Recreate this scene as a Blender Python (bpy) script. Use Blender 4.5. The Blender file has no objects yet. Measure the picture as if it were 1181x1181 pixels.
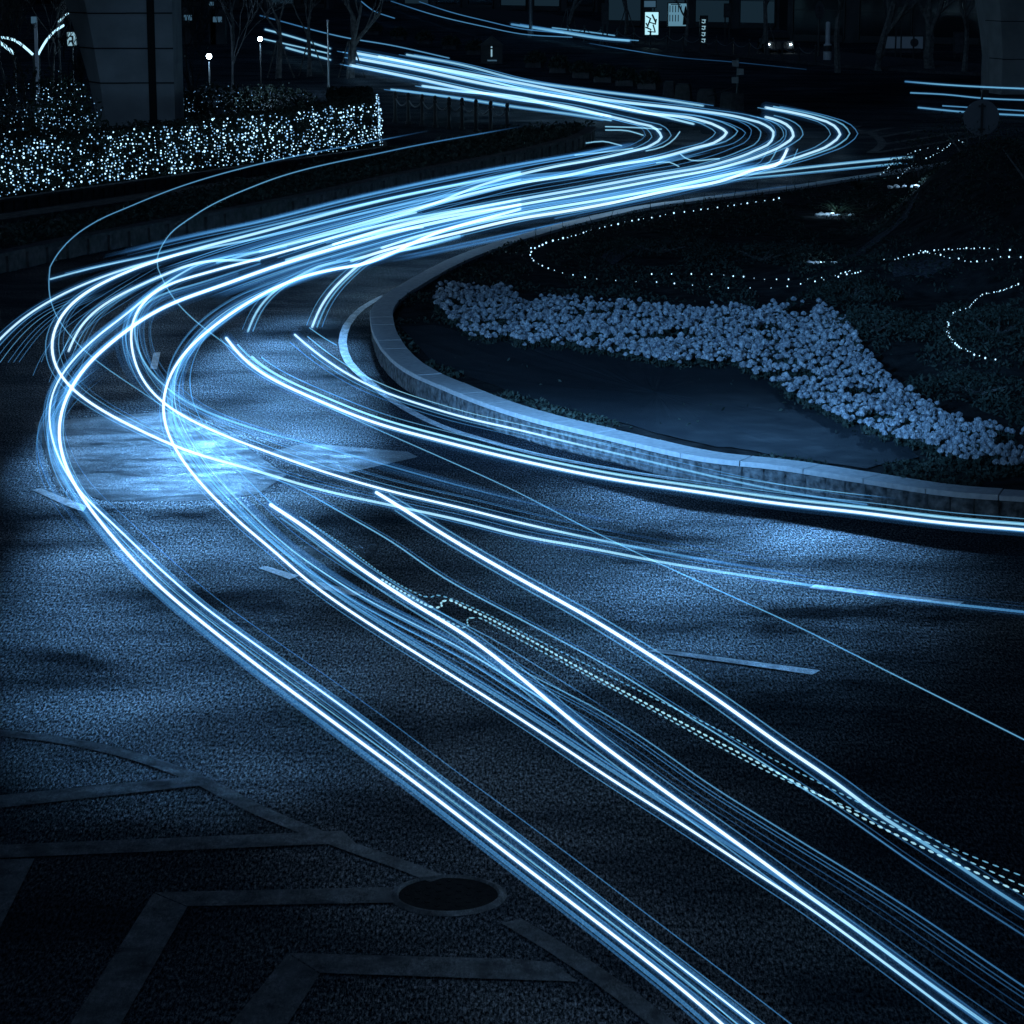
import bpy, bmesh, math, random
from mathutils import Vector, Matrix, noise
R = math.radians
random.seed(7)
ASP = .035
S = bpy.context.scene
COL = S.collection

# ------------------------------------------------------------ camera, sky, exposure
F = 3100.0 / 1181.0            # focal length in image widths
H = 6.9                        # camera height above the road
PITCH = math.atan(670.5 / 3100.0)
cd = bpy.data.cameras.new('camera'); cam = bpy.data.objects.new('camera', cd); COL.objects.link(cam)
cd.sensor_width = 36; cd.lens = 36 * F; cd.clip_start = 0.5; cd.clip_end = 3000
cam.location = (0, 0, H); cam.rotation_euler = (R(90) - PITCH, 0, 0)
S.camera = cam
S.view_settings.view_transform = 'Standard'; S.view_settings.look = 'None'
S.view_settings.exposure = 0.0; S.view_settings.gamma = 1.0
S.cycles.max_bounces = 5; S.cycles.diffuse_bounces = 2; S.cycles.glossy_bounces = 2
S.cycles.transparent_max_bounces = 200; S.cycles.volume_bounces = 0
S.cycles.sample_clamp_indirect = 3.0

W = bpy.data.worlds.new('World'); S.world = W; W.use_nodes = True
wn = W.node_tree.nodes; wl = W.node_tree.links
bg = wn['Background']; sky = wn.new('ShaderNodeTexSky'); sky.sky_type = 'NISHITA'; sky.sun_disc = False
SUN_EL, SUN_AZ = R(42), R(200)
sky.sun_elevation = SUN_EL; sky.sun_rotation = SUN_AZ
tint = wn.new('ShaderNodeMix'); tint.data_type = 'RGBA'; tint.blend_type = 'MULTIPLY'
tint.inputs[0].default_value = 1.0; tint.inputs[7].default_value = (0.42, 0.70, 1.0, 1)
wl.new(sky.outputs[0], tint.inputs[6]); wl.new(tint.outputs[2], bg.inputs[0])
bg.inputs[1].default_value = 0.006

sd = bpy.data.lights.new('moon', 'SUN'); sd.energy = 0.085; sd.angle = R(8); sd.color = (0.25, 0.55, 1.0)
sun = bpy.data.objects.new('moon', sd); COL.objects.link(sun)
sdir = Vector((math.sin(SUN_AZ) * math.cos(SUN_EL), math.cos(SUN_AZ) * math.cos(SUN_EL), math.sin(SUN_EL)))
sun.rotation_euler = sdir.to_track_quat('Z', 'Y').to_euler(); sun.location = sdir * 60

# ------------------------------------------------------------ helpers
TAN = math.tan(PITCH); CT, ST = math.cos(PITCH), math.sin(PITCH)
def P(px, py, z=0.0):
    """the point at height z that the photograph shows at pixel (px, py)"""
    u = (px - 590.5) / 3100.0; v = (590.5 - py) / 3100.0
    d = Vector((u, CT + v * ST, -ST + v * CT))
    s = (z - H) / d.z
    return Vector((d.x * s, d.y * s, z))
def at_depth(px, py, Y):
    u = (px - 590.5) / 3100.0; v = (590.5 - py) / 3100.0
    d = Vector((u, CT + v * ST, -ST + v * CT)); s = Y / d.y
    return Vector((d.x * s, Y, H + d.z * s))

def tag(o, label=None, cat=None, group=None, kind=None):
    if label: o['label'] = label
    if cat: o['category'] = cat
    if group: o['group'] = group
    if kind: o['kind'] = kind
    return o
def empty(name, loc, label, cat, group=None, rz=0):
    o = bpy.data.objects.new(name, None); COL.objects.link(o); o.location = loc; o.rotation_euler = (0, 0, rz)
    o.empty_display_size = 0.2
    return tag(o, label, cat, group)
def link(name, me, mats, parent=None, smooth=False):
    if not isinstance(mats, (list, tuple)): mats = [mats]
    for m in mats: me.materials.append(m)
    if smooth:
        for p in me.polygons: p.use_smooth = True
    o = bpy.data.objects.new(name, me); COL.objects.link(o)
    if parent is not None: o.parent = parent
    return o

class MB:
    """collects shapes and links them as one mesh"""
    def __init__(s): s.v = []; s.f = []; s.m = []; s.mi = 0
    def add(s, vs, fs):
        b = len(s.v); s.v += [tuple(v) for v in vs]
        for f in fs: s.f.append(tuple(i + b for i in f)); s.m.append(s.mi)
        return s
    def box(s, c, size, rz=0, M=None, taper=1.0):
        x, y, z = size[0] / 2, size[1] / 2, size[2] / 2
        vs = []
        for dz in (-z, z):
            k = taper if dz > 0 else 1.0
            for dx, dy in ((-x, -y), (x, -y), (x, y), (-x, y)): vs.append(Vector((dx * k, dy * k, dz)))
        m = Matrix.Translation(Vector(c)) @ (M if M is not None else Matrix.Rotation(rz, 4, 'Z'))
        vs = [m @ v for v in vs]
        return s.add(vs, [(0, 3, 2, 1), (4, 5, 6, 7), (0, 1, 5, 4), (1, 2, 6, 5), (2, 3, 7, 6), (3, 0, 4, 7)])
    def tube(s, pts, rad, n=6, cap=True):
        pts = [Vector(p) for p in pts]
        if not isinstance(rad, (list, tuple)): rad = [rad] * len(pts)
        rings = []; up = Vector((0, 0, 1)); vs = []
        for i, p in enumerate(pts):
            t = (pts[min(i + 1, len(pts) - 1)] - pts[max(i - 1, 0)])
            if t.length < 1e-9: t = Vector((0, 0, 1))
            t.normalize()
            a = t.cross(up)
            if a.length < 0.15: a = t.cross(Vector((1, 0, 0)))
            a.normalize(); b = a.cross(t)
            for k in range(n):
                th = 2 * math.pi * k / n
                vs.append(p + (a * math.cos(th) + b * math.sin(th)) * rad[i])
        fs = []
        for i in range(len(pts) - 1):
            for k in range(n):
                k2 = (k + 1) % n
                fs.append((i * n + k, i * n + k2, (i + 1) * n + k2, (i + 1) * n + k))
        if cap:
            fs.append(tuple(range(n))[::-1]); fs.append(tuple((len(pts) - 1) * n + k for k in range(n)))
        return s.add(vs, fs)
    def lathe(s, prof, c=(0, 0, 0), n=12):
        vs = []; fs = []
        for r, z in prof:
            for k in range(n):
                th = 2 * math.pi * k / n
                vs.append((c[0] + r * math.cos(th), c[1] + r * math.sin(th), c[2] + z))
        for i in range(len(prof) - 1):
            for k in range(n):
                k2 = (k + 1) % n
                fs.append((i * n + k, i * n + k2, (i + 1) * n + k2, (i + 1) * n + k))
        fs.append(tuple(range(n))[::-1]); fs.append(tuple((len(prof) - 1) * n + k for k in range(n)))
        return s.add(vs, fs)
    def ball(s, c, r, n=6, m=4, sq=1.0):
        prof = []
        vs = [(c[0], c[1], c[2] - r * sq)]; fs = []
        for i in range(1, m):
            a = math.pi * i / m
            for k in range(n):
                th = 2 * math.pi * k / n
                vs.append((c[0] + r * math.sin(a) * math.cos(th), c[1] + r * math.sin(a) * math.sin(th), c[2] - r * sq * math.cos(a)))
        vs.append((c[0], c[1], c[2] + r * sq)); top = len(vs) - 1
        for k in range(n):
            k2 = (k + 1) % n
            fs.append((0, 1 + k2, 1 + k))
            for i in range(m - 2):
                fs.append((1 + i * n + k, 1 + i * n + k2, 1 + (i + 1) * n + k2, 1 + (i + 1) * n + k))
            fs.append((1 + (m - 2) * n + k, 1 + (m - 2) * n + k2, top))
        return s.add(vs, fs)
    def leaf(s, c, size, w=0.45):
        c = Vector(c)
        a = Vector((random.gauss(0, 1), random.gauss(0, 1), random.gauss(0, 1))).normalized()
        b = a.orthogonal().normalized()
        b = Matrix.Rotation(random.uniform(0, 6.28), 3, a) @ b
        return s.add([c - a * size * .5, c + b * size * w * .5, c + a * size * .5, c - b * size * w * .5], [(0, 1, 2, 3)])
    def prism(s, poly, z0, z1):
        n = len(poly)
        vs = [(p[0], p[1], z0) for p in poly] + [(p[0], p[1], z1) for p in poly]
        fs = [tuple(range(n))[::-1], tuple(range(n, 2 * n))] + [(i, (i + 1) % n, n + (i + 1) % n, n + i) for i in range(n)]
        return s.add(vs, fs)
    def mesh(s, name):
        me = bpy.data.meshes.new(name); me.from_pydata(s.v, [], s.f); me.update()
        for p, i in zip(me.polygons, s.m): p.material_index = i
        return me
    def build(s, name, mats, parent=None, smooth=False, off=None):
        if off is not None:
            off = Vector(off); s.v = [tuple(Vector(v) - off) for v in s.v]
        o = link(name, s.mesh(name), mats, parent, smooth)
        if off is not None and parent is None: o.location = off
        return o

def spline(pts, step=8.0):
    """Catmull-Rom through control tuples of any length, resampled about every `step` of the first two"""
    n = len(pts); out = []
    for i in range(n - 1):
        p0 = pts[max(i - 1, 0)]; p1 = pts[i]; p2 = pts[i + 1]; p3 = pts[min(i + 2, n - 1)]
        L = math.hypot(p2[0] - p1[0], p2[1] - p1[1]); k = max(2, int(L / step))
        # centripetal-like damping of tangents for uneven spacing
        def tan(a, b, c):
            la = math.hypot(b[0] - a[0], b[1] - a[1]) + 1e-6; lb = math.hypot(c[0] - b[0], c[1] - b[1]) + 1e-6
            return [((b[j] - a[j]) / la * lb + (c[j] - b[j]) / lb * la) / (la + lb) for j in range(len(b))]
        m1 = tan(p0, p1, p2) if i > 0 else [(p2[j] - p1[j]) / max(L, 1e-6) for j in range(len(p1))]
        m2 = tan(p1, p2, p3) if i < n - 2 else [(p2[j] - p1[j]) / max(L, 1e-6) for j in range(len(p1))]
        for q in range(k):
            t = q / k; t2 = t * t; t3 = t2 * t
            out.append(tuple((2 * t3 - 3 * t2 + 1) * p1[j] + (t3 - 2 * t2 + t) * m1[j] * L + (-2 * t3 + 3 * t2) * p2[j] + (t3 - t2) * m2[j] * L for j in range(len(p1))))
    out.append(tuple(pts[-1]))
    return out

# ------------------------------------------------------------ materials
def mat(name, color=(.1, .1, .1), rough=.6, metal=0, spec=.5):
    m = bpy.data.materials.new(name); m.use_nodes = True
    b = m.node_tree.nodes['Principled BSDF']
    b.inputs['Base Color'].default_value = (*color, 1); b.inputs['Roughness'].default_value = rough
    b.inputs['Metallic'].default_value = metal; b.inputs['Specular IOR Level'].default_value = spec
    return m
def noisy(name, c1, c2, scale, rough=(.5, .8), bump=.3, bscale=None, detail=6, spec=.5, coord='Object', dist=.02):
    m = mat(name, c1, rough[0], spec=spec); nt = m.node_tree; N = nt.nodes; L = nt.links; b = N['Principled BSDF']
    tc = N.new('ShaderNodeTexCoord'); n = N.new('ShaderNodeTexNoise'); n.inputs['Scale'].default_value = scale; n.inputs['Detail'].default_value = detail
    L.new(tc.outputs[coord], n.inputs['Vector'])
    r = N.new('ShaderNodeValToRGB'); r.color_ramp.elements[0].position = .32; r.color_ramp.elements[1].position = .68
    r.color_ramp.elements[0].color = (*c1, 1); r.color_ramp.elements[1].color = (*c2, 1)
    L.new(n.outputs[0], r.inputs[0]); L.new(r.outputs[0], b.inputs['Base Color'])
    mr = N.new('ShaderNodeMapRange'); mr.inputs[1].default_value = .3; mr.inputs[2].default_value = .7
    mr.inputs[3].default_value = rough[0]; mr.inputs[4].default_value = rough[1]
    n2 = N.new('ShaderNodeTexNoise'); n2.inputs['Scale'].default_value = scale * 2.3; L.new(tc.outputs[coord], n2.inputs['Vector'])
    L.new(n2.outputs[0], mr.inputs[0]); L.new(mr.outputs[0], b.inputs['Roughness'])
    if bump:
        n3 = N.new('ShaderNodeTexNoise'); n3.inputs['Scale'].default_value = bscale or scale * 4; n3.inputs['Detail'].default_value = 4
        L.new(tc.outputs[coord], n3.inputs['Vector'])
        bp = N.new('ShaderNodeBump'); bp.inputs['Strength'].default_value = bump; bp.inputs['Distance'].default_value = dist
        L.new(n3.outputs[0], bp.inputs['Height']); L.new(bp.outputs[0], b.inputs['Normal'])
    return m
def emis(name, color, strength, sampling='AUTO'):
    m = bpy.data.materials.new(name); m.use_nodes = True; nt = m.node_tree; nt.nodes.clear()
    o = nt.nodes.new('ShaderNodeOutputMaterial'); e = nt.nodes.new('ShaderNodeEmission')
    e.inputs[0].default_value = (*color, 1); e.inputs[1].default_value = strength
    nt.links.new(e.outputs[0], o.inputs[0])
    try: m.cycles.emission_sampling = sampling
    except Exception: pass
    return m

def asphalt_mat():
    m = mat('asphalt', (.05, .05, .05), .5); nt = m.node_tree; N = nt.nodes; L = nt.links; b = N['Principled BSDF']
    tc = N.new('ShaderNodeTexCoord')
    def tex(scale, detail=3, vec=None, rough=.5):
        n = N.new('ShaderNodeTexNoise'); n.inputs['Scale'].default_value = scale; n.inputs['Detail'].default_value = detail
        n.inputs['Roughness'].default_value = rough
        L.new(vec if vec is not None else tc.outputs['Object'], n.inputs['Vector']); return n
    def mrange(sock, a, b_, c, d):
        r = N.new('ShaderNodeMapRange'); r.inputs[1].default_value = a; r.inputs[2].default_value = b_
        r.inputs[3].default_value = c; r.inputs[4].default_value = d; L.new(sock, r.inputs[0]); return r.outputs[0]
    mp = N.new('ShaderNodeMapping'); mp.inputs['Scale'].default_value = (1.0, .35, 1); L.new(tc.outputs['Object'], mp.inputs[0])
    big = tex(.22, 5, mp.outputs[0], .55); mp2 = N.new('ShaderNodeMapping'); mp2.inputs['Scale'].default_value = (1.0, .27, 1); L.new(tc.outputs['Object'], mp2.inputs[0]); fine = tex(47, 4, mp2.outputs[0], .85); vor = N.new('ShaderNodeTexVoronoi'); vor.inputs['Scale'].default_value = 60
    L.new(mp2.outputs[0], vor.inputs['Vector'])
    # colour: aggregate flecks over a mottled bitumen
    r1 = mrange(fine.outputs[0], .40, .66, .1, 2.6); r2 = mrange(big.outputs[0], .3, .7, .75, 1.25)
    mu = N.new('ShaderNodeMath'); mu.operation = 'MULTIPLY'; L.new(r1, mu.inputs[0]); L.new(r2, mu.inputs[1])
    cm = N.new('ShaderNodeMix'); cm.data_type = 'RGBA'; cm.blend_type = 'MULTIPLY'; cm.inputs[0].default_value = 1
    cm.inputs[6].default_value = (.024, .031, .041, 1); L.new(mu.outputs[0], cm.inputs[7]); L.new(cm.outputs[2], b.inputs['Base Color'])
    # wet smooth patches against dry rough ones
    ro = mrange(big.outputs[0], .34, .66, .24, .44); L.new(ro, b.inputs['Roughness'])
    bp = N.new('ShaderNodeBump'); bp.inputs['Strength'].default_value = .6; bp.inputs['Distance'].default_value = .008
    ad = N.new('ShaderNodeMath'); ad.operation = 'ADD'; L.new(fine.outputs[0], ad.inputs[0]); L.new(vor.outputs['Distance'], ad.inputs[1])
    L.new(ad.outputs[0], bp.inputs['Height']); L.new(bp.outputs[0], b.inputs['Normal'])
    mu1 = N.new('ShaderNodeMath'); mu1.operation = 'POWER'; mu1.inputs[1].default_value = 2.2; L.new(mu.outputs[0], mu1.inputs[0])
    mp3 = N.new('ShaderNodeMapping'); mp3.inputs['Scale'].default_value = (.30, .55, 1); mp3.inputs['Rotation'].default_value = (0, 0, .25); L.new(tc.outputs['Object'], mp3.inputs[0])
    band_ = tex(1.0, 6, mp3.outputs[0], .62); br = mrange(band_.outputs[0], .36, .66, .10, 2.0)
    mu2 = N.new('ShaderNodeMath'); mu2.operation = 'MULTIPLY'; mu2.name = 'fleck'; L.new(mu1.outputs[0], mu2.inputs[0]); L.new(br, mu2.inputs[1])
    return m

def dull(m, k, rough=None, fleck=None):
    """swap the Fresnel coat for a weak constant sheen, as a rough road has at low angles"""
    nt = m.node_tree; N = nt.nodes; L = nt.links; b = N['Principled BSDF']
    b.inputs['Specular IOR Level'].default_value = 0
    gl = N.new('ShaderNodeBsdfGlossy'); gl.inputs['Color'].default_value = (k, k, k, 1)
    def src(n): 
        return b.inputs[n].links[0].from_socket if b.inputs[n].links else None
    if rough is None and src('Roughness'): L.new(src('Roughness'), gl.inputs['Roughness'])
    else: gl.inputs['Roughness'].default_value = rough or .4
    if src('Normal'): L.new(src('Normal'), gl.inputs['Normal'])
    if fleck is not None:
        mm = N.new('ShaderNodeMath'); mm.operation = 'MULTIPLY'; mm.inputs[1].default_value = k; L.new(fleck, mm.inputs[0]); L.new(mm.outputs[0], gl.inputs['Color'])
    df = N.new('ShaderNodeBsdfDiffuse')
    if src('Base Color'): L.new(src('Base Color'), df.inputs['Color'])
    if src('Normal'): L.new(src('Normal'), df.inputs['Normal'])
    ad = N.new('ShaderNodeAddShader'); L.new(df.outputs[0], ad.inputs[0]); L.new(gl.outputs[0], ad.inputs[1])
    L.new(ad.outputs[0], N['Material Output'].inputs['Surface']); return m
M = {}
M['asphalt'] = asphalt_mat()
M['patch'] = noisy('patch_concrete', (.08, .09, .10), (.15, .16, .17), 1.2, (.28, .5), .5, 30, dist=.01)
M['paint'] = noisy('road_paint', (.30, .32, .34), (.55, .57, .6), 6, (.35, .6), .4, 30, dist=.008)
M['wornpaint'] = noisy('worn_road_paint', (.06, .065, .07), (.16, .17, .18), 5, (.4, .65), .4, 30, dist=.008)
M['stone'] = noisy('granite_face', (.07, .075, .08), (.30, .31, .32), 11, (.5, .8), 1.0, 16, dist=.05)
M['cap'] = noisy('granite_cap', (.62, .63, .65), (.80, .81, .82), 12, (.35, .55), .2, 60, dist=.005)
M['wallrib'] = noisy('ribbed_wall', (.05, .055, .06), (.11, .11, .12), 6, (.5, .8), .5, 20)
M['soil'] = noisy('soil', (.016, .018, .02), (.055, .058, .06), 3, (.8, 1), .8, 18, spec=.1)
M['turf'] = noisy('fine_turf', (.032, .042, .052), (.048, .058, .068), 1, (.8, 1), .4, 60, spec=.1)
M['mulch'] = noisy('gravel', (.03, .035, .045), (.16, .17, .19), 16, (.7, 1), .9, 30, spec=.2)
M['leafdark'] = noisy('dark_leaf', (.02, .032, .026), (.09, .115, .095), 4, (.5, .8), 0, spec=.25)
M['leaf'] = noisy('leaf', (.03, .05, .03), (.10, .14, .09), 5, (.4, .7), 0, spec=.3)
M['bark'] = noisy('bark', (.07, .07, .07), (.24, .23, .22), 7, (.7, .95), .8, 30)
M['petal'] = noisy('white_petal', (.10, .12, .17), (.88, .90, .94), 13, (.5, .7), .3, 90)
M['concrete'] = noisy('column_concrete', (.34, .345, .35), (.46, .465, .47), 1.5, (.5, .7), .15, 30)
M['joint'] = mat('panel_joint', (.02, .02, .02), .9)
M['metal'] = mat('painted_metal', (.06, .065, .07), .4, .3)
M['greymetal'] = mat('galvanised_metal', (.35, .36, .37), .45, .6)
M['iron'] = noisy('cast_iron', (.015, .015, .016), (.03, .03, .03), 20, (.5, .7), .5, 60)
M['facade'] = noisy('dark_facade', (.03, .033, .036), (.08, .085, .09), .8, (.6, .8), .2, 8)
M['glass'] = mat('window_glass', (.02, .025, .03), .12)
M['glassdim'] = emis('dim_shop_window', (.10, .25, .40), .07)
M['wire'] = mat('cable', (.02, .02, .02), .6)
dull(M['asphalt'], ASP, None, M['asphalt'].node_tree.nodes['fleck'].outputs[0]); 
def streaks(m, sx, sy, a, b_):
    nt = m.node_tree; N = nt.nodes; L = nt.links; tc = N.new('ShaderNodeTexCoord'); mp = N.new('ShaderNodeMapping'); mp.inputs['Scale'].default_value = (sx, sy, 1)
    L.new(tc.outputs['Object'], mp.inputs[0]); n = N.new('ShaderNodeTexNoise'); n.inputs['Scale'].default_value = 1; n.inputs['Detail'].default_value = 8; n.inputs['Roughness'].default_value = .7
    n.inputs['Distortion'].default_value = .6; L.new(mp.outputs[0], n.inputs[0])
    r = N.new('ShaderNodeMapRange'); r.inputs[1].default_value = .36; r.inputs[2].default_value = .66; r.inputs[3].default_value = a; r.inputs[4].default_value = b_; L.new(n.outputs[0], r.inputs[0])
    mq = N.new('ShaderNodeMapping'); mq.inputs['Scale'].default_value = (1, .32, 1); L.new(tc.outputs['Object'], mq.inputs[0])
    f = N.new('ShaderNodeTexNoise'); f.inputs['Scale'].default_value = 47; f.inputs['Detail'].default_value = 3; f.inputs['Roughness'].default_value = .9; L.new(mq.outputs[0], f.inputs[0])
    fr_ = N.new('ShaderNodeMapRange'); fr_.inputs[1].default_value = .38; fr_.inputs[2].default_value = .66; fr_.inputs[3].default_value = .25; fr_.inputs[4].default_value = 2.0; L.new(f.outputs[0], fr_.inputs[0])
    q = N.new('ShaderNodeMath'); q.operation = 'MULTIPLY'; L.new(r.outputs[0], q.inputs[0]); L.new(fr_.outputs[0], q.inputs[1])
    return q.outputs[0]
dull(M['patch'], .085, None, streaks(M['patch'], .7, 1.7, .2, 1.8)); dull(M['paint'], .28, None, streaks(M['paint'], 5, 3, .4, 1.5)); dull(M['wornpaint'], .09, None, streaks(M['wornpaint'], 4, 3, .1, 1.8))
for k_ in ('iron', 'soil', 'leafdark', 'mulch', 'wallrib', 'cap', 'stone', 'concrete'): dull(M[k_], .012)
M['bulb'] = emis('bulb_glow', (.42, .74, 1.0), 2.2, 'NONE')
M['bulbdim'] = emis('bulb_dim_glow', (.22, .48, .8), 1.3, 'NONE')
M['lampglow'] = emis('lamp_glow', (.7, .9, 1.0), 30)
M['signlit'] = emis('sign_glow', (.28, .5, .62), .9)
M['signdim'] = emis('sign_dim_glow', (.06, .14, .22), .6)
M['signmark'] = mat('sign_mark', (.01, .012, .015), .6)
M['white'] = mat('white_panel', (.7, .7, .72), .5)
LAMP = [115000,42000,46000,19000,48000,3000,30000,62000]

# ------------------------------------------------------------ ground and roads
g = MB(); g.add([(-900, -60, 0), (900, -60, 0), (900, 2400, 0), (-900, 2400, 0)], [(0, 1, 2, 3)])
tag(g.build('road', M['asphalt']), kind='structure')

def sheet(name, polys, m, z=.004):
    b = MB()
    for poly in polys:
        pts = [P(x, y, z) for x, y in poly]
        ar = sum(pts[i].x * pts[(i + 1) % len(pts)].y - pts[(i + 1) % len(pts)].x * pts[i].y for i in range(len(pts)))
        if ar < 0: pts.reverse()
        b.add(pts, [tuple(range(len(pts)))])
    return tag(b.build(name, m), kind='structure')
def ribbon(b, pts, w, z, step=12):
    """a painted line of real width w (metres) along picture points"""
    c = [P(x, y, z) for x, y in spline(pts, step)]
    vs = []
    for i, p in enumerate(c):
        t = (c[min(i + 1, len(c) - 1)] - c[max(i - 1, 0)]); t.z = 0; t.normalize(); n = Vector((-t.y, t.x, 0)) * w / 2
        vs += [p + n, p - n]
    b.add(vs, [(2 * i + 1, 2 * i + 3, 2 * i + 2, 2 * i) for i in range(len(c) - 1)])

# concrete repair patches
sheet('road_patch', [[(40, 487), (110, 481), (205, 474), (262, 500), (330, 548), (296, 570), (215, 578), (120, 577), (66, 560)],
                     [(312, 521), (352, 511), (470, 521), (482, 527), (402, 545), (362, 540)]], M['patch'], .004)
# lane dashes
sheet('road_marking', [[(37, 565), (47, 563), (100, 584), (96, 590), (76, 583)],
                       [(298, 655), (308, 653), (345, 664), (334, 668)], [(345, 668), (372, 672), (420, 684), (408, 687), (360, 677)],
                       [(748, 751), (757, 748), (946, 773), (937, 778)],
                       [(933, 678), (940, 674), (1112, 694), (1105, 698)],
                       [(173, 425), (177, 407), (185, 406), (181, 426)]], M['paint'], .008)
b = MB()
ribbon(b, [(-60, 838), (0, 845), (60, 852), (140, 868), (220, 895), (300, 935), (400, 975), (470, 1000), (506, 1014)], .17, .008)
ribbon(b, [(590, 1062), (640, 1092), (700, 1132), (770, 1185), (860, 1260)], .17, .008)
for poly in ([(-40, 921), (215, 896), (248, 904), (-40, 936)], [(-60, 977), (395, 958), (410, 972), (-60, 992)],
             [(178, 1029), (452, 1023), (455, 1041), (216, 1045)], [(333, 1099), (600, 1106), (638, 1110), (667, 1132), (600, 1130), (369, 1122)],
             [(177, 1030), (216, 1046), (120, 1215), (66, 1205)], [(332, 1100), (369, 1123), (310, 1215), (238, 1215)],
             [(-60, 993), (40, 990), (-40, 1150), (-110, 1150)]):
    pts = [P(x, y, .009) for x, y in poly]
    ar = sum(pts[i].x * pts[(i + 1) % len(pts)].y - pts[(i + 1) % len(pts)].x * pts[i].y for i in range(len(pts)))
    if ar < 0: pts.reverse()
    b.add(pts, [tuple(range(len(pts)))])
tag(b.build('chevron_marking', M['wornpaint']), kind='structure')
# painted edge line around the planter
b = MB()
ribbon(b, [(443, 341), (418, 355), (400, 375), (395, 395), (402, 417), (422, 437), (455, 463), (503, 489), (554, 506), (620, 524), (702, 540), (800, 556), (900, 572), (1040, 590), (1200, 606)], .14, .008)
tag(b.build('edge_line', M['paint']), kind='structure')
# far hatched island on the carriageway
b = MB()
ribbon(b, [(970, 146), (995, 151), (1012, 158), (1018, 166), (1004, 176)], .3, .008)
for q in ([(975, 150), (990, 145)], [(990, 154), (1030, 147)], [(1014, 158), (1062, 150)], [(1020, 166), (1110, 152)], [(1010, 176), (1130, 157)]):
    ribbon(b, q, .3, .009, 30)
tag(b.build('hatched_marking', M['wornpaint']), kind='structure')

# manhole: iron lid sunk in an asphalt collar
c = P(517, 1033, .0)
mh = empty('manhole', c, 'round iron manhole sunk in the dark road beside the chevron lines', 'manhole')
b = MB(); n = 40
vs = []; fs = []
for r, z in ((.43, .003), (.39, .022), (.375, .024), (.365, .004)):
    for k in range(n): vs.append((r * math.cos(6.2832 * k / n), r * math.sin(6.2832 * k / n), z))
for i in range(3):
    for k in range(n): fs.append((i * n + k, i * n + (k + 1) % n, (i + 1) * n + (k + 1) % n, (i + 1) * n + k))
b.add(vs, fs); b.build('collar', M['wornpaint'], mh)
b = MB(); b.lathe([(.363, .001), (.363, .006)], n=40)
for i in range(-4, 5):
    for j in range(-4, 5):
        if i * i + j * j < 17 and (i + j) % 2 == 0: b.box((i * .075, j * .075, .008), (.03, .03, .004), rz=.4)
b.build('lid', M['iron'], mh)

# ------------------------------------------------------------ roundabout planter on the right
WZ = .36
outer_px = [(1420, 594), (1300, 583), (1181, 573), (1097, 567), (983, 550), (900, 537), (803, 526), (702, 503), (600, 478), (554, 463), (503, 442), (465, 424), (450, 412), (431, 386), (427, 370), (427, 358),
            (435, 346), (462, 328), (488, 313), (513, 300), (550, 286), (600, 270), (660, 254), (727, 239), (820, 226), (900, 216), (945, 209), (1010, 199), (1080, 188), (1181, 172), (1300, 155)]
oc = [P(x, y, WZ) for x, y in spline(outer_px, 14)]
def offset_curve(c, d):
    out = []
    for i, p in enumerate(c):
        t = (c[min(i + 2, len(c) - 1)] - c[max(i - 2, 0)]); t.z = 0; t.normalize()
        out.append(p + Vector((t.y, -t.x, 0)) * d)
    return out
# curve runs from near-right, round the left nose, to far-right: the garden lies to its right
ic = offset_curve(oc, .40)
pw = empty('planter_wall', (oc[len(oc) // 2].x, oc[len(oc) // 2].y, 0), 'low curved granite block wall with pale coping round the flower garden', 'wall')
O0 = pw.location.copy()
# resample by arc length into blocks
def resample(c, d):
    out = [c[0]]; acc = 0
    for i in range(1, len(c)):
        seg = (c[i] - c[i - 1]).length; pos = 0
        while acc + (seg - pos) >= d:
            pos += d - acc; acc = 0; out.append(c[i - 1].lerp(c[i], pos / seg))
        acc += seg - pos
    return out
bo = resample(oc, .30)
bi = offset_curve(bo, .38)
# face of rough blocks (one continuous wall; each block slightly bowed with a recessed joint)
b = MB(); cp = MB()
face_o = offset_curve(bo, .05)
for i in range(len(bo) - 1):
    a0, a1 = face_o[i], face_o[i + 1]; j0, j1 = bi[i], bi[i + 1]
    d = (a1 - a0); L_ = d.length; d.normalize(); nrm = Vector((-d.y, d.x, 0))
    g_ = .011; pr = random.uniform(.0, .012)
    zt = WZ - .065
    u0, u1 = a0 + d * g_, a1 - d * g_
    vs = []
    for (p, zz) in ((u0, 0.0), (u1, 0.0), (u1, zt), (u0, zt)): vs.append((p.x + nrm.x * pr, p.y + nrm.y * pr, zz))
    ins = .022; bow = .02 + random.uniform(-.008, .012)
    for (p, s_, zz) in ((u0, 1, ins), (u1, -1, ins), (u1, -1, zt - ins), (u0, 1, zt - ins)):
        q = p + d * ins * s_ + nrm * (pr + bow); vs.append((q.x, q.y, zz))
    for p, zz in ((a0, 0), (a1, 0), (a1, zt), (a0, zt)): vs.append((p.x - nrm.x * .03, p.y - nrm.y * .03, zz))
    b.add(vs, [(4, 5, 6, 7), (0, 1, 5, 4), (1, 2, 6, 5), (2, 3, 7, 6), (3, 0, 4, 7), (8, 9, 1, 0), (9, 10, 2, 1), (10, 11, 3, 2), (11, 8, 0, 3)])
b.mi = 0
n_ = len(bi)
for i in range(n_ - 1):      # solid body behind the blocks
    a0, a1 = offset_curve(bo, .09)[i:i + 2] if False else (face_o[i], face_o[i + 1])
b2 = offset_curve(bo, .085)
vs = []
for i in range(len(bo)): vs += [(b2[i].x, b2[i].y, 0), (b2[i].x, b2[i].y, WZ - .07), (bi[i].x, bi[i].y, WZ - .07), (bi[i].x, bi[i].y, 0)]
fs = []
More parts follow.
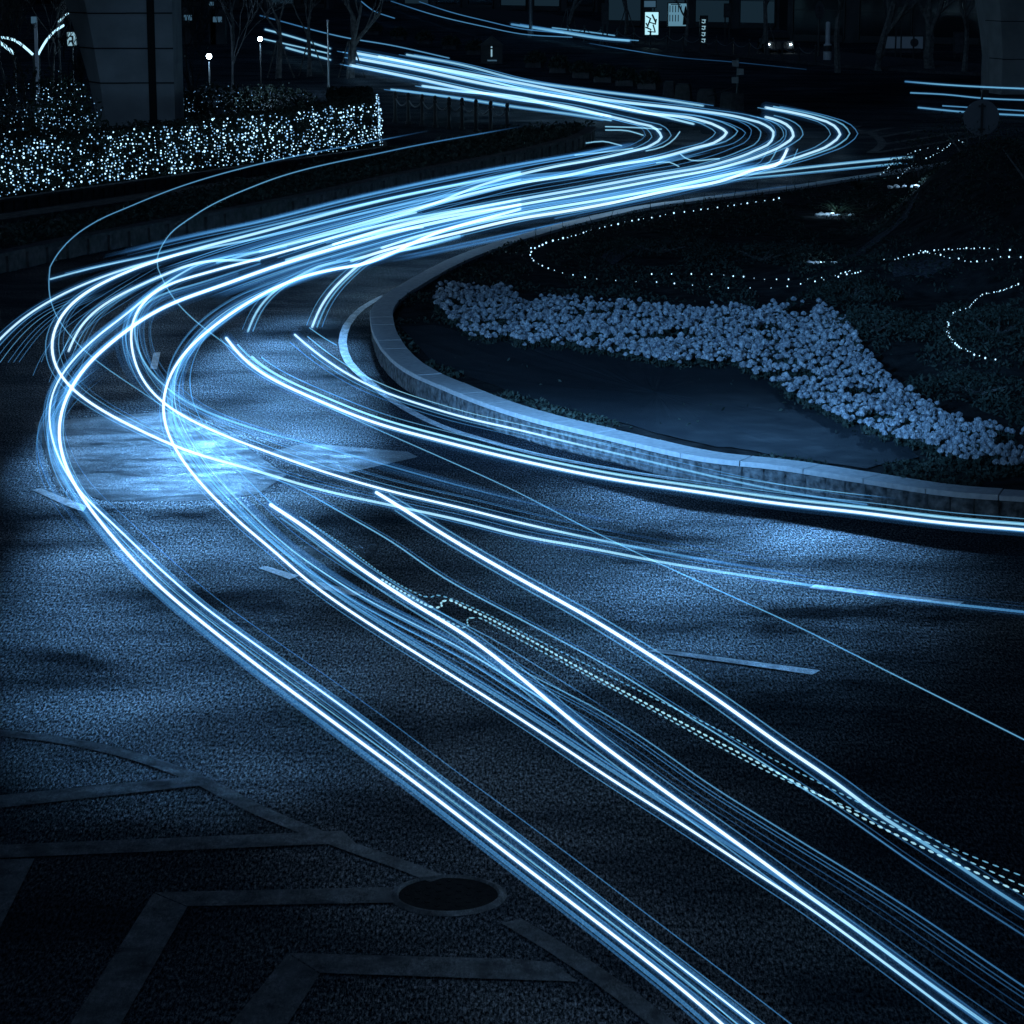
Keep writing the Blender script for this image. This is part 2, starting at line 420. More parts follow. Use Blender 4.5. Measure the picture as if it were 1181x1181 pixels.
for i in range(len(bo) - 1):
    for k in range(3): fs.append((i * 4 + k, (i + 1) * 4 + k, (i + 1) * 4 + k + 1, i * 4 + k + 1))
b.add(vs, fs)
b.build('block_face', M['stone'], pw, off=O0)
# coping slabs, about 0.9 m each with a thin gap
co = resample(oc, .1); ci = offset_curve(co, .40)
i = 0
while i < len(co) - 9:
    k = i + 9
    zz = WZ + random.uniform(-.006, .005)
    for j in range(i, k):
        f0 = .16 if j == i else 0; f1 = 1
        o0 = co[j].lerp(co[j + 1], f0); n0 = ci[j].lerp(ci[j + 1], f0); o1, n1 = co[j + 1], ci[j + 1]
        ch = .008
        vs = [(o0.x, o0.y, WZ - .064), (o1.x, o1.y, WZ - .064), (o1.x, o1.y, zz - ch), (o0.x, o0.y, zz - ch),
              (o0.x * .98 + n0.x * .02, o0.y * .98 + n0.y * .02, zz), (o1.x * .98 + n1.x * .02, o1.y * .98 + n1.y * .02, zz), (n1.x, n1.y, zz), (n0.x, n0.y, zz), (n1.x, n1.y, WZ - .064), (n0.x, n0.y, WZ - .064)]
        cp.add(vs, [(0, 1, 2, 3), (3, 2, 5, 4), (4, 5, 6, 7), (7, 6, 8, 9), (1, 0, 9, 8)] + ([(0, 3, 4, 7, 9)] if j == i else []) + ([(1, 8, 6, 5, 2)] if j == k - 1 else []))
    i = k
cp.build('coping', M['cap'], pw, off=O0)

# garden ground inside the wall: soil with mounds
gpoly = [(p.x, p.y) for p in offset_curve(oc, .37)[::3]]
xs = [p[0] for p in gpoly]; ys = [p[1] for p in gpoly]
def inside(x, y, poly=gpoly):
    r = False; j = len(poly) - 1
    for i in range(len(poly)):
        if (poly[i][1] > y) != (poly[j][1] > y) and x < (poly[j][0] - poly[i][0]) * (y - poly[i][1]) / (poly[j][1] - poly[i][1]) + poly[i][0]: r = not r
        j = i
    return r
SZ = .27
mounds = []   # (x, y, rx, ry, rot, h)
def mound(px, py, rx, ry, h, rot=0):
    c = P(px, py, SZ); mounds.append((c.x, c.y, rx, ry, rot, h))
mound(1135, 262, 2.6, 6.0, 1.15, -.1)
mound(1090, 236, 1.7, 3.0, .75)
mound(1240, 300, 4.5, 9.0, 1.6)
mound(960, 325, 2.2, 2.4, .28)
mound(1150, 420, 1.6, 2.6, .35)
mound(1010, 400, 1.0, 2.2, .18)
mound(700, 290, 3.2, 2.6, .12)
mound(1040, 330, 1.8, 1.6, .25)
def edge_dist(x, y):
    return min((x - a) ** 2 + (y - b_) ** 2 for a, b_ in gpoly) ** .5
def gh(x, y):
    z = SZ + .02 * noise.noise(Vector((x * 1.1, y * 1.1, 0))) + .008 * noise.noise(Vector((x * 5, y * 5, 3)))
    for mx, my, rx, ry, ro, h in mounds:
        dx, dy = x - mx, y - my; c_, s_ = math.cos(ro), math.sin(ro)
        u = (dx * c_ + dy * s_) / rx; v = (-dx * s_ + dy * c_) / ry; q = u * u + v * v
        if q < 1: z += h * (1 - q) ** 1.3
    return z
b = MB(); b.add([(x, y, SZ - .03) for x, y in gpoly], [tuple(range(len(gpoly)))][::1])
me = b.mesh('garden_soil'); 
gs = 0.22
X0, X1, Y0, Y1 = min(xs) - .3, 26, min(ys) - .3, 80
nx = int((X1 - X0) / gs); idx = {}
tb = MB()
y = Y0; rows = []
while y < Y1: rows.append(y); y += gs * (1 + (y - Y0) / 40)
grid_in = {}
for j, y in enumerate(rows):
    for i in range(nx):
        x = X0 + i * gs
        if inside(x, y):
            grid_in[(i, j)] = len(tb.v); tb.v.append((x, y, gh(x, y)))
for (i, j), a in grid_in.items():
    q = [grid_in.get((i + 1, j)), grid_in.get((i + 1, j + 1)), grid_in.get((i, j + 1))]
    if None not in q: tb.f.append((a, *q)); tb.m.append(0)
# fringe under the coping
base = len(tb.v)
tb.add([(x, y, SZ - .045) for x, y in gpoly], [tuple(range(len(gpoly)))])
if True:
    tag(tb.build('garden_soil', M['soil'], smooth=False), kind='structure')
bpy.data.meshes.remove(me)

def ppoly(pts): return pts
def in_px(px, py, poly): return inside(px, py, poly)
def project(p):
    d = Vector(p) - Vector((0, 0, H))
    zc = d.y * CT - d.z * ST
    return 590.5 + 3100 * d.x / zc, 590.5 - 3100 * (d.y * ST + d.z * CT) / zc

smooth_poly_ = [(462, 378), (500, 374), (540, 386), (700, 404), (840, 417), (880, 430), (960, 478), (1040, 505), (1060, 528), (1000, 541), (800, 511), (600, 457), (500, 418)]
# gravel beds between the shrubs
def ground_sheet(name, polys, m, lift=.012, n=14):
    b = MB()
    for poly in polys:
        pts = []
        w = [P(x, y, SZ + .02) for x, y in poly]
        cx = sum(p.x for p in w) / len(w); cy = sum(p.y for p in w) / len(w)
        rings = []
        for k in range(6):
            t = k / 5
            rings.append([Vector((cx + (p.x - cx) * t, cy + (p.y - cy) * t, 0)) for p in w])
        m_ = len(w)
        vs = [Vector((v.x, v.y, gh(v.x, v.y) + lift + random.uniform(0, .006))) for r_ in rings for v in r_]
        fs = [(k * m_ + i, k * m_ + (i + 1) % m_, (k + 1) * m_ + (i + 1) % m_, (k + 1) * m_ + i) for k in range(5) for i in range(m_)]
        b.add(vs, fs)
    return tag(b.build(name, m), kind='structure')
def dense(poly, step=10):
    out = []
    for i in range(len(poly)):
        a, c = poly[i], poly[(i + 1) % len(poly)]; L = math.hypot(c[0] - a[0], c[1] - a[1]); k = max(1, int(L / step))
        for q in range(k): out.append((a[0] + (c[0] - a[0]) * q / k + random.uniform(-1, 1), a[1] + (c[1] - a[1]) * q / k + random.uniform(-1, 1)))
    return out
ground_sheet('gravel_bed', [dense(p) for p in ([(692, 300), (715, 288), (760, 280), (800, 276), (780, 284), (730, 293), (708, 305)],
                                               [(965, 297), (1020, 282), (1060, 272), (1045, 282), (1000, 296)],
                                               [(1022, 328), (1060, 320), (1110, 326), (1080, 333), (1030, 334)])], M['mulch'])

ground_sheet('turf', [dense(smooth_poly_, 14)], M['turf'], .022)
# ground cover: small dark leaves over the whole garden, one uncountable mass
flower_poly = [(505, 333), (520, 326), (600, 338), (700, 346), (820, 353), (880, 358), (920, 348), (945, 346), (970, 362), (985, 388), (1030, 438), (1100, 478), (1200, 500),
               (1200, 530), (1100, 521), (1060, 505), (1010, 492), (960, 472), (900, 440), (880, 424), (840, 413), (780, 408), (700, 399), (600, 387), (540, 379), (515, 362), (502, 347)]
smooth_poly = [(455, 375), (500, 372), (540, 383), (700, 401), (840, 414), (880, 426), (960, 474), (1040, 502), (1060, 530), (1000, 545), (800, 515), (600, 460), (500, 420)]
b = MB()
random.seed(11)
cnt = 0
while cnt < 26000:
    px = random.uniform(430, 1230); py = random.uniform(205, 575)
    p = P(px, py, SZ)
    if not inside(p.x, p.y): continue
    if in_px(px, py, flower_poly) or (in_px(px, py, smooth_poly) and random.random() < .995): continue
    nz = noise.noise(Vector((p.x * .9, p.y * .5, 7)))
    if nz < -.12: continue
    s = random.uniform(.035, .075) * (1 + p.y / 120)
    z = gh(p.x, p.y)
    b.leaf((p.x, p.y, z + random.uniform(.0, .08 + .10 * max(0, nz))), s); cnt += 1
tag(b.build('ground_cover', M['leafdark']), 'low dark leafy ground cover growing over the garden soil', 'ground cover', kind='stuff')

# flowers
def flower_mesh(seed, r=.05):
    rnd = random.Random(seed); b = MB()
    vs = []; 
    for ring, (zr, rr, n) in enumerate(((.75, .35, 5), (.5, .72, 8), (.18, .98, 10), (-.1, .95, 10))):
        for k in range(n):
            th = 6.2832 * (k + .5 * (ring % 2)) / n + rnd.uniform(-.15, .15)
            q = rr * rnd.uniform(.9, 1.1)
            c = Vector((q * math.cos(th), q * math.sin(th), zr + rnd.uniform(-.06, .06))) * r
            t = Vector((-math.sin(th), math.cos(th), 0)); o = Vector((math.cos(th), math.sin(th), .1 + .9 * zr)).normalized()
            up = (Vector((0, 0, 1)) - o * o.z); up = up.normalized() if up.length > .1 else Vector((math.cos(th), math.sin(th), 0))
            w = .34 * r * rnd.uniform(.8, 1.2); hh = .34 * r
            b.add([c - t * w * .6 - up * hh, c + t * w * .6 - up * hh, c + t * w + up * hh * .4 + o * .22 * r, c + up * hh * 1.2 + o * .2 * r, c - t * w + up * hh * .4 + o * .22 * r], [(0, 1, 2, 3, 4)])
    b.mi = 1
    b.ball((0, 0, .05 * r), .55 * r, 6, 4, .8)
    b.tube([(0, 0, -.14), (0.005, 0, 0)], .006, 4)
    for k in range(5):
        th = rnd.uniform(0, 6.28); b.leaf((math.cos(th) * r * .8, math.sin(th) * r * .8, -.045 - rnd.uniform(0, .05)), .08)
    return b
random.seed(5)
fm = []
for k in range(5):
    me = flower_mesh(k, .037).mesh('flower'); me.materials.append(M['petal']); me.materials.append(M['leafdark']); fm.append(me)
spots = []
cells = {}
tries = 0
while tries < 90000 and len(spots) < 3300:
    tries += 1
    px = random.uniform(500, 1200); py = random.uniform(324, 532)
    jj = 9 * noise.noise(Vector((px * .03, py * .05, 2))) + random.uniform(-4, 4)
    if not in_px(px + jj, py + jj * .8, flower_poly): continue
    p = P(px, py, SZ + .2)
    key = (int(p.x / .1), int(p.y / .1)); ok = True
    for a in (-1, 0, 1):
        for c_ in (-1, 0, 1):
            for q in cells.get((key[0] + a, key[1] + c_), ()):
                if (q[0] - p.x) ** 2 + (q[1] - p.y) ** 2 < .073 ** 2: ok = False
    nz = noise.noise(Vector((p.x * 1.3, p.y * 1.3, 1)))
    if not ok or nz < -.27: continue
    cells.setdefault(key, []).append((p.x, p.y)); spots.append(p)
spots.sort(key=lambda p: p.y)
rest = MB()
def rot_scale(b_, p, s, rz, rx): 
    m_ = Matrix.Translation(p) @ Matrix.Rotation(rz, 4, 'Z') @ Matrix.Rotation(rx, 4, 'X') @ Matrix.Scale(s, 4)
    return m_
protos = [flower_mesh(20 + k, .037) for k in range(5)]
for i, p in enumerate(spots):
    z = SZ + .17 + random.uniform(-.045, .045) + .05 * noise.noise(Vector((p.x * 2, p.y * 2, 4))) + gh(p.x, p.y) - SZ
    s = random.choice((.6, .8, .95, 1.1, 1.35)) * random.uniform(.9, 1.1); rz = random.uniform(0, 6.28); rx = random.uniform(-.35, .35)
    if i < 300:
        o = bpy.data.objects.new('white_flower', fm[i % 5]); COL.objects.link(o)
        o.location = (p.x, p.y, z); o.rotation_euler = (rx, 0, rz); o.scale = (s, s, s)
        tag(o, 'round white flower head in the near right end of the flower band', 'flower', 'white flowers in the nearest part of the band')
    else:
        pb = protos[i % 5]; m_ = rot_scale(pb, Vector((p.x, p.y, z)), s, rz, rx)
        base = len(rest.v); rest.v += [tuple(m_ @ Vector(v)) for v in pb.v]
        rest.f += [tuple(q + base for q in f) for f in pb.f]; rest.m += pb.m
tag(rest.build('flower_band', [M['petal'], M['leafdark']]), 'curving band of small white flowers across the dark garden', 'flower bed', kind='stuff')
# leaves under the flowers
b = MB()
for p in spots:
    for k in range(5):
        b.leaf((p.x + random.uniform(-.09, .09), p.y + random.uniform(-.09, .09), gh(p.x, p.y) + random.uniform(.02, .13)), random.uniform(.05, .09))
tag(b.build('flower_foliage', M['leafdark']), 'dark leaves under the white flower heads', 'foliage', kind='stuff')

# ------------------------------------------------------------ planting in the garden
def leafy(b, c, rx, ry, rz_, n, size, seed=0):
    rnd = random.Random(seed)
    for k in range(n):
        d = Vector((rnd.gauss(0, 1), rnd.gauss(0, 1), abs(rnd.gauss(0, 1)))).normalized()
        lump = 1 + .22 * noise.noise(d * 2.2 + Vector((seed, 0, 0)))
        q = rnd.uniform(.62, 1.0) * lump
        b.leaf((c[0] + d.x * rx * q, c[1] + d.y * ry * q, c[2] + d.z * rz_ * q), size * rnd.uniform(.6, 1.3))
def shrub(name, px, py, rx, ry, h, n, size, label, cat='shrub', group=None, m='leafdark', z0=None, seed=1):
    c = P(px, py, SZ); z = gh(c.x, c.y) if z0 is None else z0
    e = empty(name, (c.x, c.y, z), label, cat, group)
    b = MB(); leafy(b, (0, 0, 0.05), rx, ry, h, n, size, seed); b.build('crown', M[m], e)
    b = MB()
    for k in range(5):
        a = 6.28 * k / 5; b.tube([(0, 0, 0), (math.cos(a) * rx * .3, math.sin(a) * ry * .3, h * .6)], [.03, .01], 5)
    b.build('stem', M['bark'], e)
    return e
for i, (px, py, rx, ry, h, lb) in enumerate((
        (1112, 258, 1.7, 3.4, 1.0, 'broad dark shrub under the round sign at right'),
        (1058, 232, 1.0, 1.8, .55, 'dark low shrub carrying the two rising strings of lights'),
        (1185, 300, 2.0, 3.6, 1.2, 'tall dark shrub at the right edge of the picture'),
        (1150, 405, 1.25, 1.9, .42, 'dark rounded shrub ringed by a string of lights at right edge'),
        (1010, 395, .8, 1.7, .26, 'low dark shrub directly behind the bend of the flower band'),
        (985, 345, .9, 1.0, .34, 'small dark shrub behind the peak of the flower band'),
        (1130, 455, 1.3, 1.2, .2, 'low spreading dark shrub just above the right end of the flowers'),
        (880, 300, 2.0, 1.4, .28, 'wide low dark shrub in the middle of the garden'),
        (760, 296, 1.8, 1.3, .2, 'flat dark shrub left of centre in the garden'),
        (1000, 243, 1.2, 1.6, .4, 'dark shrub behind the spiky plant at the far wall'))):
    shrub('garden_shrub', px, py, rx, ry, h, 1500, .07, lb, 'shrub', 'dark shrubs in the garden', seed=i + 3)

def spiky(px, py, r, n, label, width=.03, m='leaf', up=.9, seed=1, s0=.1, name='spiky_plant'):
    rnd = random.Random(seed); c = P(px, py, SZ)
    b = MB()
    for k in range(n):
        a = rnd.uniform(0, 6.28); L = r * rnd.uniform(.6, 1.15); lean = rnd.uniform(.15, 1.0)
        d = Vector((math.cos(a) * lean, math.sin(a) * lean, up)).normalized(); side = Vector((-math.sin(a), math.cos(a), 0)) * width
        pts = []
        for q in range(6):
            t = q / 5; pts.append((d * L * t + Vector((math.cos(a), math.sin(a), -1.1)) * (L * .45 * t * t), (1 - t) ** .7))
        vs = []
        for p_, w_ in pts: vs += [p_ - side * w_, p_ + side * w_ + Vector((0, 0, .004))]
        b.add(vs, [(2 * q, 2 * q + 1, 2 * q + 3, 2 * q + 2) for q in range(5)])
    o = b.build(name, M[m]); o.location = (c.x, c.y, gh(c.x, c.y))
    return tag(o, label, 'plant')
spiky(965, 249, .75, 26, 'large pale spiky plant lit from below beside the far wall', .045, seed=2, name='agave_plant')
spiky(910, 300, .55, 90, 'round fountain of thin dark grass in the middle of the garden', .008, 'leafdark', .8, 3, name='fountain_grass')
spiky(990, 222, .8, 60, 'tuft of tall dark blades where the coping ends at the far wall', .012, 'leafdark', 1.6, 4, name='tall_grass_tuft')
spiky(945, 360, .42, 40, 'small tuft of thin blades at the peak of the flower band', .007, 'leafdark', 1.8, 5, name='grass_tuft')
# thin blades leaning over the far coping
b = MB()
random.seed(21)
for (x, y) in [(p[0], p[1]) for p in spline([(620, 275), (727, 249), (820, 236), (945, 216)], 13)]:
    p = P(x + random.uniform(-4, 4), y, WZ); h = random.uniform(.12, .35); l = random.uniform(-.12, .1)
    b.tube([(p.x, p.y, SZ), (p.x + l * .3, p.y, SZ + h * .6), (p.x + l, p.y, SZ + h + .1)], [.012, .009, .003], 4)
tag(b.build('coping_grass', M['leafdark']), 'thin dark blades of grass standing along the far coping', 'grass', kind='stuff')

# lit stones / ground-light patches in the garden
def litpatch(px, py, w, d, label, st):
    c = P(px, py, SZ); e = empty('ground_uplight', (c.x, c.y, gh(c.x, c.y)), label, 'garden light')
    b = MB(); b.lathe([(.06, 0), (.07, .05), (.05, .09)], n=10); b.build('housing', M['metal'], e)
    b = MB(); b.lathe([(.045, .088), (.045, .094)], n=10); b.build('lens', emis('uplight_lens', (.5, .8, 1), 6), e)
    ld = bpy.data.lights.new('uplight', 'SPOT'); ld.energy = st; ld.color = (.4, .7, 1.0); ld.spot_size = R(150); ld.spot_blend = 1; ld.shadow_soft_size = .06
    lo = bpy.data.objects.new('uplight', ld); COL.objects.link(lo); lo.parent = e; lo.location = (0, -.05, .13); lo.rotation_euler = (R(12), 0, 0)
    lo.location = (0, -.1, .45); ld.energy *= 3
    b = MB()
    rnd = random.Random(px)
    for k in range(26):
        b.ball((rnd.uniform(-w, w), rnd.uniform(-d, d) + .15, .03), rnd.uniform(.03, .08), 6, 4, .7)
    o = b.build('pale_stones', M['white']); o.location = (c.x, c.y, gh(c.x, c.y) + .01)
    tag(o, 'scatter of pale stones around the ' + label, 'stones', kind='stuff')
litpatch(960, 250, .55, .25, 'small ground light glowing under the spiky plant', 5)
litpatch(1055, 266, .7, .25, 'small ground light glowing at the dark shrub on the right', 5)
litpatch(948, 308, .3, .15, 'small ground light on the garden string at centre right', 1.5)

# strings of small bulbs laid along the beds
def light_string(name, pts, label, z_off=.1, spacing=.40, r=.0105, zfun=None, mat_='bulb', jit=.02):
    c = []
    for x, y in spline(pts, 8):
        p = P(x, y, SZ + .1); z = (zfun if zfun is not None else gh(p.x, p.y) + z_off); p = P(x, y, z); c.append(p)
    e = empty(name, c[0], label, 'light string', 'bulb strings in the garden'); o0 = e.location.copy()
    b = MB(); b.tube([p - o0 for p in c], .004, 4); b.build('cable', M['wire'], e)
    bs = resample(c, spacing)
    me = None
    for k, p in enumerate(bs):
        q = p - o0 + Vector((random.uniform(-jit, jit), random.uniform(-jit, jit), random.uniform(0, jit) + .01))
        if k < 100:
            if me is None:
                me = MB().ball((0, 0, 0), r, 6, 4, 1.2).mesh('bulb'); me.materials.append(M[mat_])
            o = bpy.data.objects.new('bulb', me); COL.objects.link(o); o.parent = e; o.location = q
            o.scale = (random.choice((.5, .7, 1.0, 1.25)),) * 3
random.seed(3)
light_string('bulb_string', [(613, 287), (612, 297), (622, 306), (640, 313), (680, 322), (760, 327), (850, 333), (900, 332), (960, 322), (1000, 312), (1050, 295), (1110, 288), (1200, 291)],
             'long string of tiny bulbs curving across the whole garden behind the flowers')
light_string('bulb_string', [(752, 317), (820, 317), (860, 321), (900, 324), (950, 321), (990, 311), (1025, 300)], 'shorter second string of bulbs just behind the long curving one')
light_string('bulb_string', [(613, 291), (625, 283), (650, 276), (700, 262), (760, 250), (850, 237), (905, 229)], 'string of tiny bulbs along the inner edge of the far coping', .05, .35, .015)
light_string('bulb_string', [(1016, 202), (1040, 182), (1058, 174), (1075, 171), (1090, 173)], 'upper string of bulbs rising over the dark shrub toward the round sign', .5, .6)
light_string('bulb_string', [(1036, 206), (1050, 194), (1064, 185), (1082, 178), (1092, 170), (1105, 163), (1112, 166)], 'lower string of bulbs climbing the dark shrub toward the round sign', .6, .6)
light_string('bulb_string', [(1175, 329), (1149, 338), (1131, 342), (1117, 356), (1102, 360), (1093, 374), (1094, 389), (1105, 401), (1115, 405), (1130, 413), (1150, 417)],
             'string of bulbs looping round the shrub at the right edge', .1, .22)
light_string('bulb_string', [(1062, 290), (1090, 297), (1130, 303), (1160, 297), (1200, 303)], 'short sparse string of bulbs below the long one at the right edge', .1, .5)

# round sign seen from behind
c = P(1129, 262, SZ); Y = c.y
ct = at_depth(1132, 136, Y)
e = empty('round_sign', (ct.x, Y, 0), 'round traffic sign seen from the back on a thin pole among the shrubs', 'traffic sign')
b = MB(); mrot = Matrix.Translation((0, 0, ct.z)) @ Matrix.Rotation(R(90), 4, 'X')
rr = 20.5 * Y / 3100
q = MB(); q.lathe([(rr * .97, -.012), (rr, -.006), (rr, .01), (rr * .96, .016)], n=40); q.v = [tuple(mrot @ Vector(v)) for v in q.v]; q.build('disc', mat('sign_back', (.2, .21, .23), .6, .0), e)
b.tube([(0, .045, 0), (0, .045, ct.z + .62)], .03, 8); b.build('pole', M['metal'], e)
b = MB(); b.box((0, -.03, ct.z + .27), (.16, .03, .03)).box((0, -.03, ct.z - .25), (.16, .03, .03)); b.box((0, -.045, ct.z), (.05, .03, .66)); b.build('bracket', M['metal'], e)
b = MB(); b.box((.06, .04, ct.z + .55), (.16, .12, .16)); b.build('junction_box', M['metal'], e)

# ------------------------------------------------------------ light trails
def trail_mat():
    m = bpy.data.materials.new('light_streak'); m.use_nodes = True; nt = m.node_tree; nt.nodes.clear(); N = nt.nodes; L = nt.links
    o = N.new('ShaderNodeOutputMaterial'); e = N.new('ShaderNodeEmission'); a = N.new('ShaderNodeAttribute'); a.attribute_name = 'glow'
    h = N.new('ShaderNodeMath'); h.operation = 'MULTIPLY'; h.inputs[1].default_value = .5
    r = N.new('ShaderNodeValToRGB'); cr = r.color_ramp
    cr.elements[0].position = 0; cr.elements[0].color = (0, 0, 0, 1)
    cr.elements[1].position = 1.0; cr.elements[1].color = (.9, .98, 1, 1)
    for pos, col in ((.12, (.008, .034, .085, 1)), (.25, (.04, .165, .36, 1)), (.40, (.14, .41, .62, 1)), (.55, (.36, .70, .86, 1)), (.7, (.74, .93, 1, 1))):
        el = cr.elements.new(pos); el.color = col
    mx = N.new('ShaderNodeMath'); mx.operation = 'MAXIMUM'; mx.inputs[1].default_value = 1.0
    pw_ = N.new('ShaderNodeMath'); pw_.operation = 'POWER'; pw_.inputs[1].default_value = .6
    L.new(a.outputs['Fac'], h.inputs[0]); L.new(h.outputs[0], r.inputs[0]); L.new(a.outputs['Fac'], mx.inputs[0]); L.new(mx.outputs[0], pw_.inputs[0])
    hf = N.new('ShaderNodeMath'); hf.operation = 'MULTIPLY'; hf.inputs[1].default_value = .46     # front and back wall of the tube add up
    tr = N.new('ShaderNodeBsdfTransparent'); ad = N.new('ShaderNodeAddShader')                  # light in the air hides nothing
    L.new(r.outputs[0], e.inputs[0]); L.new(pw_.outputs[0], hf.inputs[0]); L.new(hf.outputs[0], e.inputs[1])
    L.new(e.outputs[0], ad.inputs[0]); L.new(tr.outputs[0], ad.inputs[1]); L.new(ad.outputs[0], o.inputs[0])
    return m
M['streak'] = trail_mat()
NT = [0]
GAIN = 1.0
WK = .62
def streak(name, pts, gs, rad, parent, o0, n=6, dot=None):
    """a glowing tube; gs = glow per point"""
    b = MB()
    if dot is None: b.tube([p - o0 for p in pts], rad, n)
    me = b.mesh(name)
    at = me.attributes.new('glow', 'FLOAT', 'POINT')
    vals = []
    for g_ in gs: vals += [g_] * n
    at.data.foreach_set('value', vals)
    o = link(name, me, M['streak'], parent, True)
    return o
def trail(label, pts, w=4.0, g=1.6, z=.62, side=(), halo=1.0, fade=(0, 0), name='headlight_trail', cat='light trail', group='light trails on the road', extra=()):
    """pts: picture points (x, y[, glow factor]); w: width in picture pixels; side: (lateral metres, height metres, width, glow)"""
    NT[0] += 1
    rnd = random.Random(NT[0] * 13)
    pp = [(p[0], p[1], p[2] if len(p) > 2 else 1.0) for p in pts]
    sp = spline(pp, 7)
    for _ in range(16):      # ease out hand-drawn wobble in the long near sweeps
        sp = [sp[i] if i in (0, len(sp) - 1) or sp[i][1] < 310 else tuple((sp[i - 1][j] + 2 * sp[i][j] + sp[i + 1][j]) / 4 for j in range(3)) for i in range(len(sp))]
    c = [P(x, y, z) for x, y, f in sp]; k = len(c)
    fx = [f for x, y, f in sp]
    for i in range(k):
        if fade[0] and i < fade[0]: fx[i] *= (i + 1) / (fade[0] + 1)
        if fade[1] and k - 1 - i < fade[1]: fx[i] *= (k - i) / (fade[1] + 1)
    w *= WK
    rad = [min(.11, max(.005, w * .5 * p.y / 3100)) for p in c]
    e = empty(name, c[0], label, cat, group); o0 = e.location.copy()
    streak('bright_core', c, [g * f * GAIN for f in fx], rad, e, o0, 8)
    def shifted(lat, dz, ext=0):
        out = []
        for i, p in enumerate(c):
            t = c[min(i + 1, k - 1)] - c[max(i - 1, 0)]; t.z = 0; t.normalize()
            out.append(Vector((p.x - t.y * lat, p.y + t.x * lat, p.z + dz)))
        return out
    for (lat, dz, sw, sg) in side:
        a = rnd.randint(0, max(0, int(k * .05)))
        cs = shifted(lat, dz)[a:]
        rs = [min(.09, max(.004, sw * WK * .5 * p.y / 3100)) for p in cs]
        streak('side_strand', cs, [sg * f * GAIN * rnd.uniform(.97, 1.03) for f in fx[a:]], rs, e, o0, 6)
    if halo > 0:      # added glowing shells imitate bloom round the core
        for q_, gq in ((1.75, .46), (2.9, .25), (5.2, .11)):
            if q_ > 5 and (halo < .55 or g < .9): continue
            streak('glow_shell', c, [gq * min(1, halo * .8) * min(1, g) * f ** 1.5 for f in fx], [r * q_ for r in rad], e, o0, 8)
    return e
def band(n, spread, g0, g1, w0=.8, w1=1.6, seed=0, zs=.12, bias=0):
    rnd = random.Random(seed); return [(bias + rnd.gauss(0, spread * .45), rnd.uniform(-zs, zs), rnd.uniform(w0, w1), rnd.uniform(g0, g1)) for _ in range(n)] + [(bias + rnd.gauss(0, spread * .35), rnd.uniform(-zs, zs) * .5, rnd.uniform(6, 11), rnd.uniform(.16, .28)) for _ in range(n // 2)]

T = trail
# near left loop and its pair running to the bottom edge
T('broad left trail of the pair running to the bottom edge of the picture',
  [(600, 236, .7), (450, 269, .8), (340, 300), (300, 313), (254, 330), (190, 353), (152, 376), (127, 396), (102, 417), (79, 450), (69, 473), (65, 490), (67, 516), (76, 541), (95, 575), (118, 605), (178, 671), (241, 724), (300, 770), (378, 828), (478, 902), (600, 996), (712, 1082), (790, 1144), (850, 1196, .9), (960, 1290, .8)],
  5.5, 1.6, side=[(-.06, -.02, 8, .5), (-.09, -.03, 5, .34), (.05, .03, 1.4, .8), (.03, 0, 6, .3)], halo=1.2)
T('right trail of the pair running to the bottom edge, with fine parallel strands',
  [(330, 284, .5), (216, 311, .7), (178, 335, .9), (147, 362), (112, 387), (88, 410), (68, 434), (56, 460), (54, 486), (60, 510), (76, 548), (96, 572), (127, 601), (178, 650), (229, 695), (300, 747), (402, 820), (506, 900), (600, 971), (727, 1070), (869, 1181), (980, 1270, .8)],
  3.2, 1.35, side=[(.06, 0, 1.2, .5), (.03, .0, 7, .34), (-.05, -.03, 1.6, .55), (-.08, -.03, 1.3, .4), (.04, -.05, 4.5, .38), (.17, .03, .9, .42), (-.03, .03, 4.6, .4), (-.06, 0, 8, .25)])
T('faint veil of fine strands left of the near loop', [(127, 415, .5), (92, 440), (62, 470), (52, 500), (56, 530), (70, 562), (98, 598), (120, 622)], 2.0, .55,
  side=band(7, .22, .28, .5, .8, 1.8, 3), halo=0, fade=(6, 10))
# second loop
T('bright trail of the second loop crossing to the bottom right corner',
  [(600, 241, .8), (500, 270, .9), (427, 302), (350, 318), (300, 340), (254, 370), (216, 402), (199, 422), (188, 447), (185, 473), (190, 498), (203, 521), (223, 549), (250, 577), (274, 601), (310, 630), (351, 667), (419, 715), (478, 752), (600, 829), (707, 900), (784, 949, .9), (836, 983, .9), (881, 1013, .85), (932, 1046, .8), (983, 1083, .75), (1033, 1120, .7), (1099, 1170, .6), (1190, 1240, .5)],
  4.6, 1.6, side=[(.07, .02, 6.5, .55), (.12, .02, 2.6, .5), (-.05, -.03, 1.3, .55), (.10, .03, 9, .25)], halo=1.1)
T('bundle of fine strands inside the second loop reaching the crossing with the long diagonal',
  [(427, 296, .6), (330, 325, .8), (255, 362), (222, 392), (203, 425), (197, 455), (203, 480), (220, 510), (247, 548), (288, 590), (320, 622), (370, 658), (420, 690), (478, 720), (540, 752), (600, 790), (650, 822, .8), (720, 868, .6)],
  1.7, .95, side=band(10, .20, .30, .58, .8, 2.6, 5), halo=0, fade=(4, 14))
T('brightest diagonal starting left of centre and crossing the second loop trail',
  [(312, 582), (345, 603), (402, 646), (478, 697), (541, 735), (600, 781), (676, 845), (740, 893), (816, 948), (881, 995, .9), (932, 1033, .8), (983, 1069, .7), (1059, 1125, .6), (1145, 1186, .5), (1220, 1240, .4)],
  6.0, 1.65, side=[(-.08, -.02, 3, .62), (.08, .02, 2.4, .55)], halo=1.4)
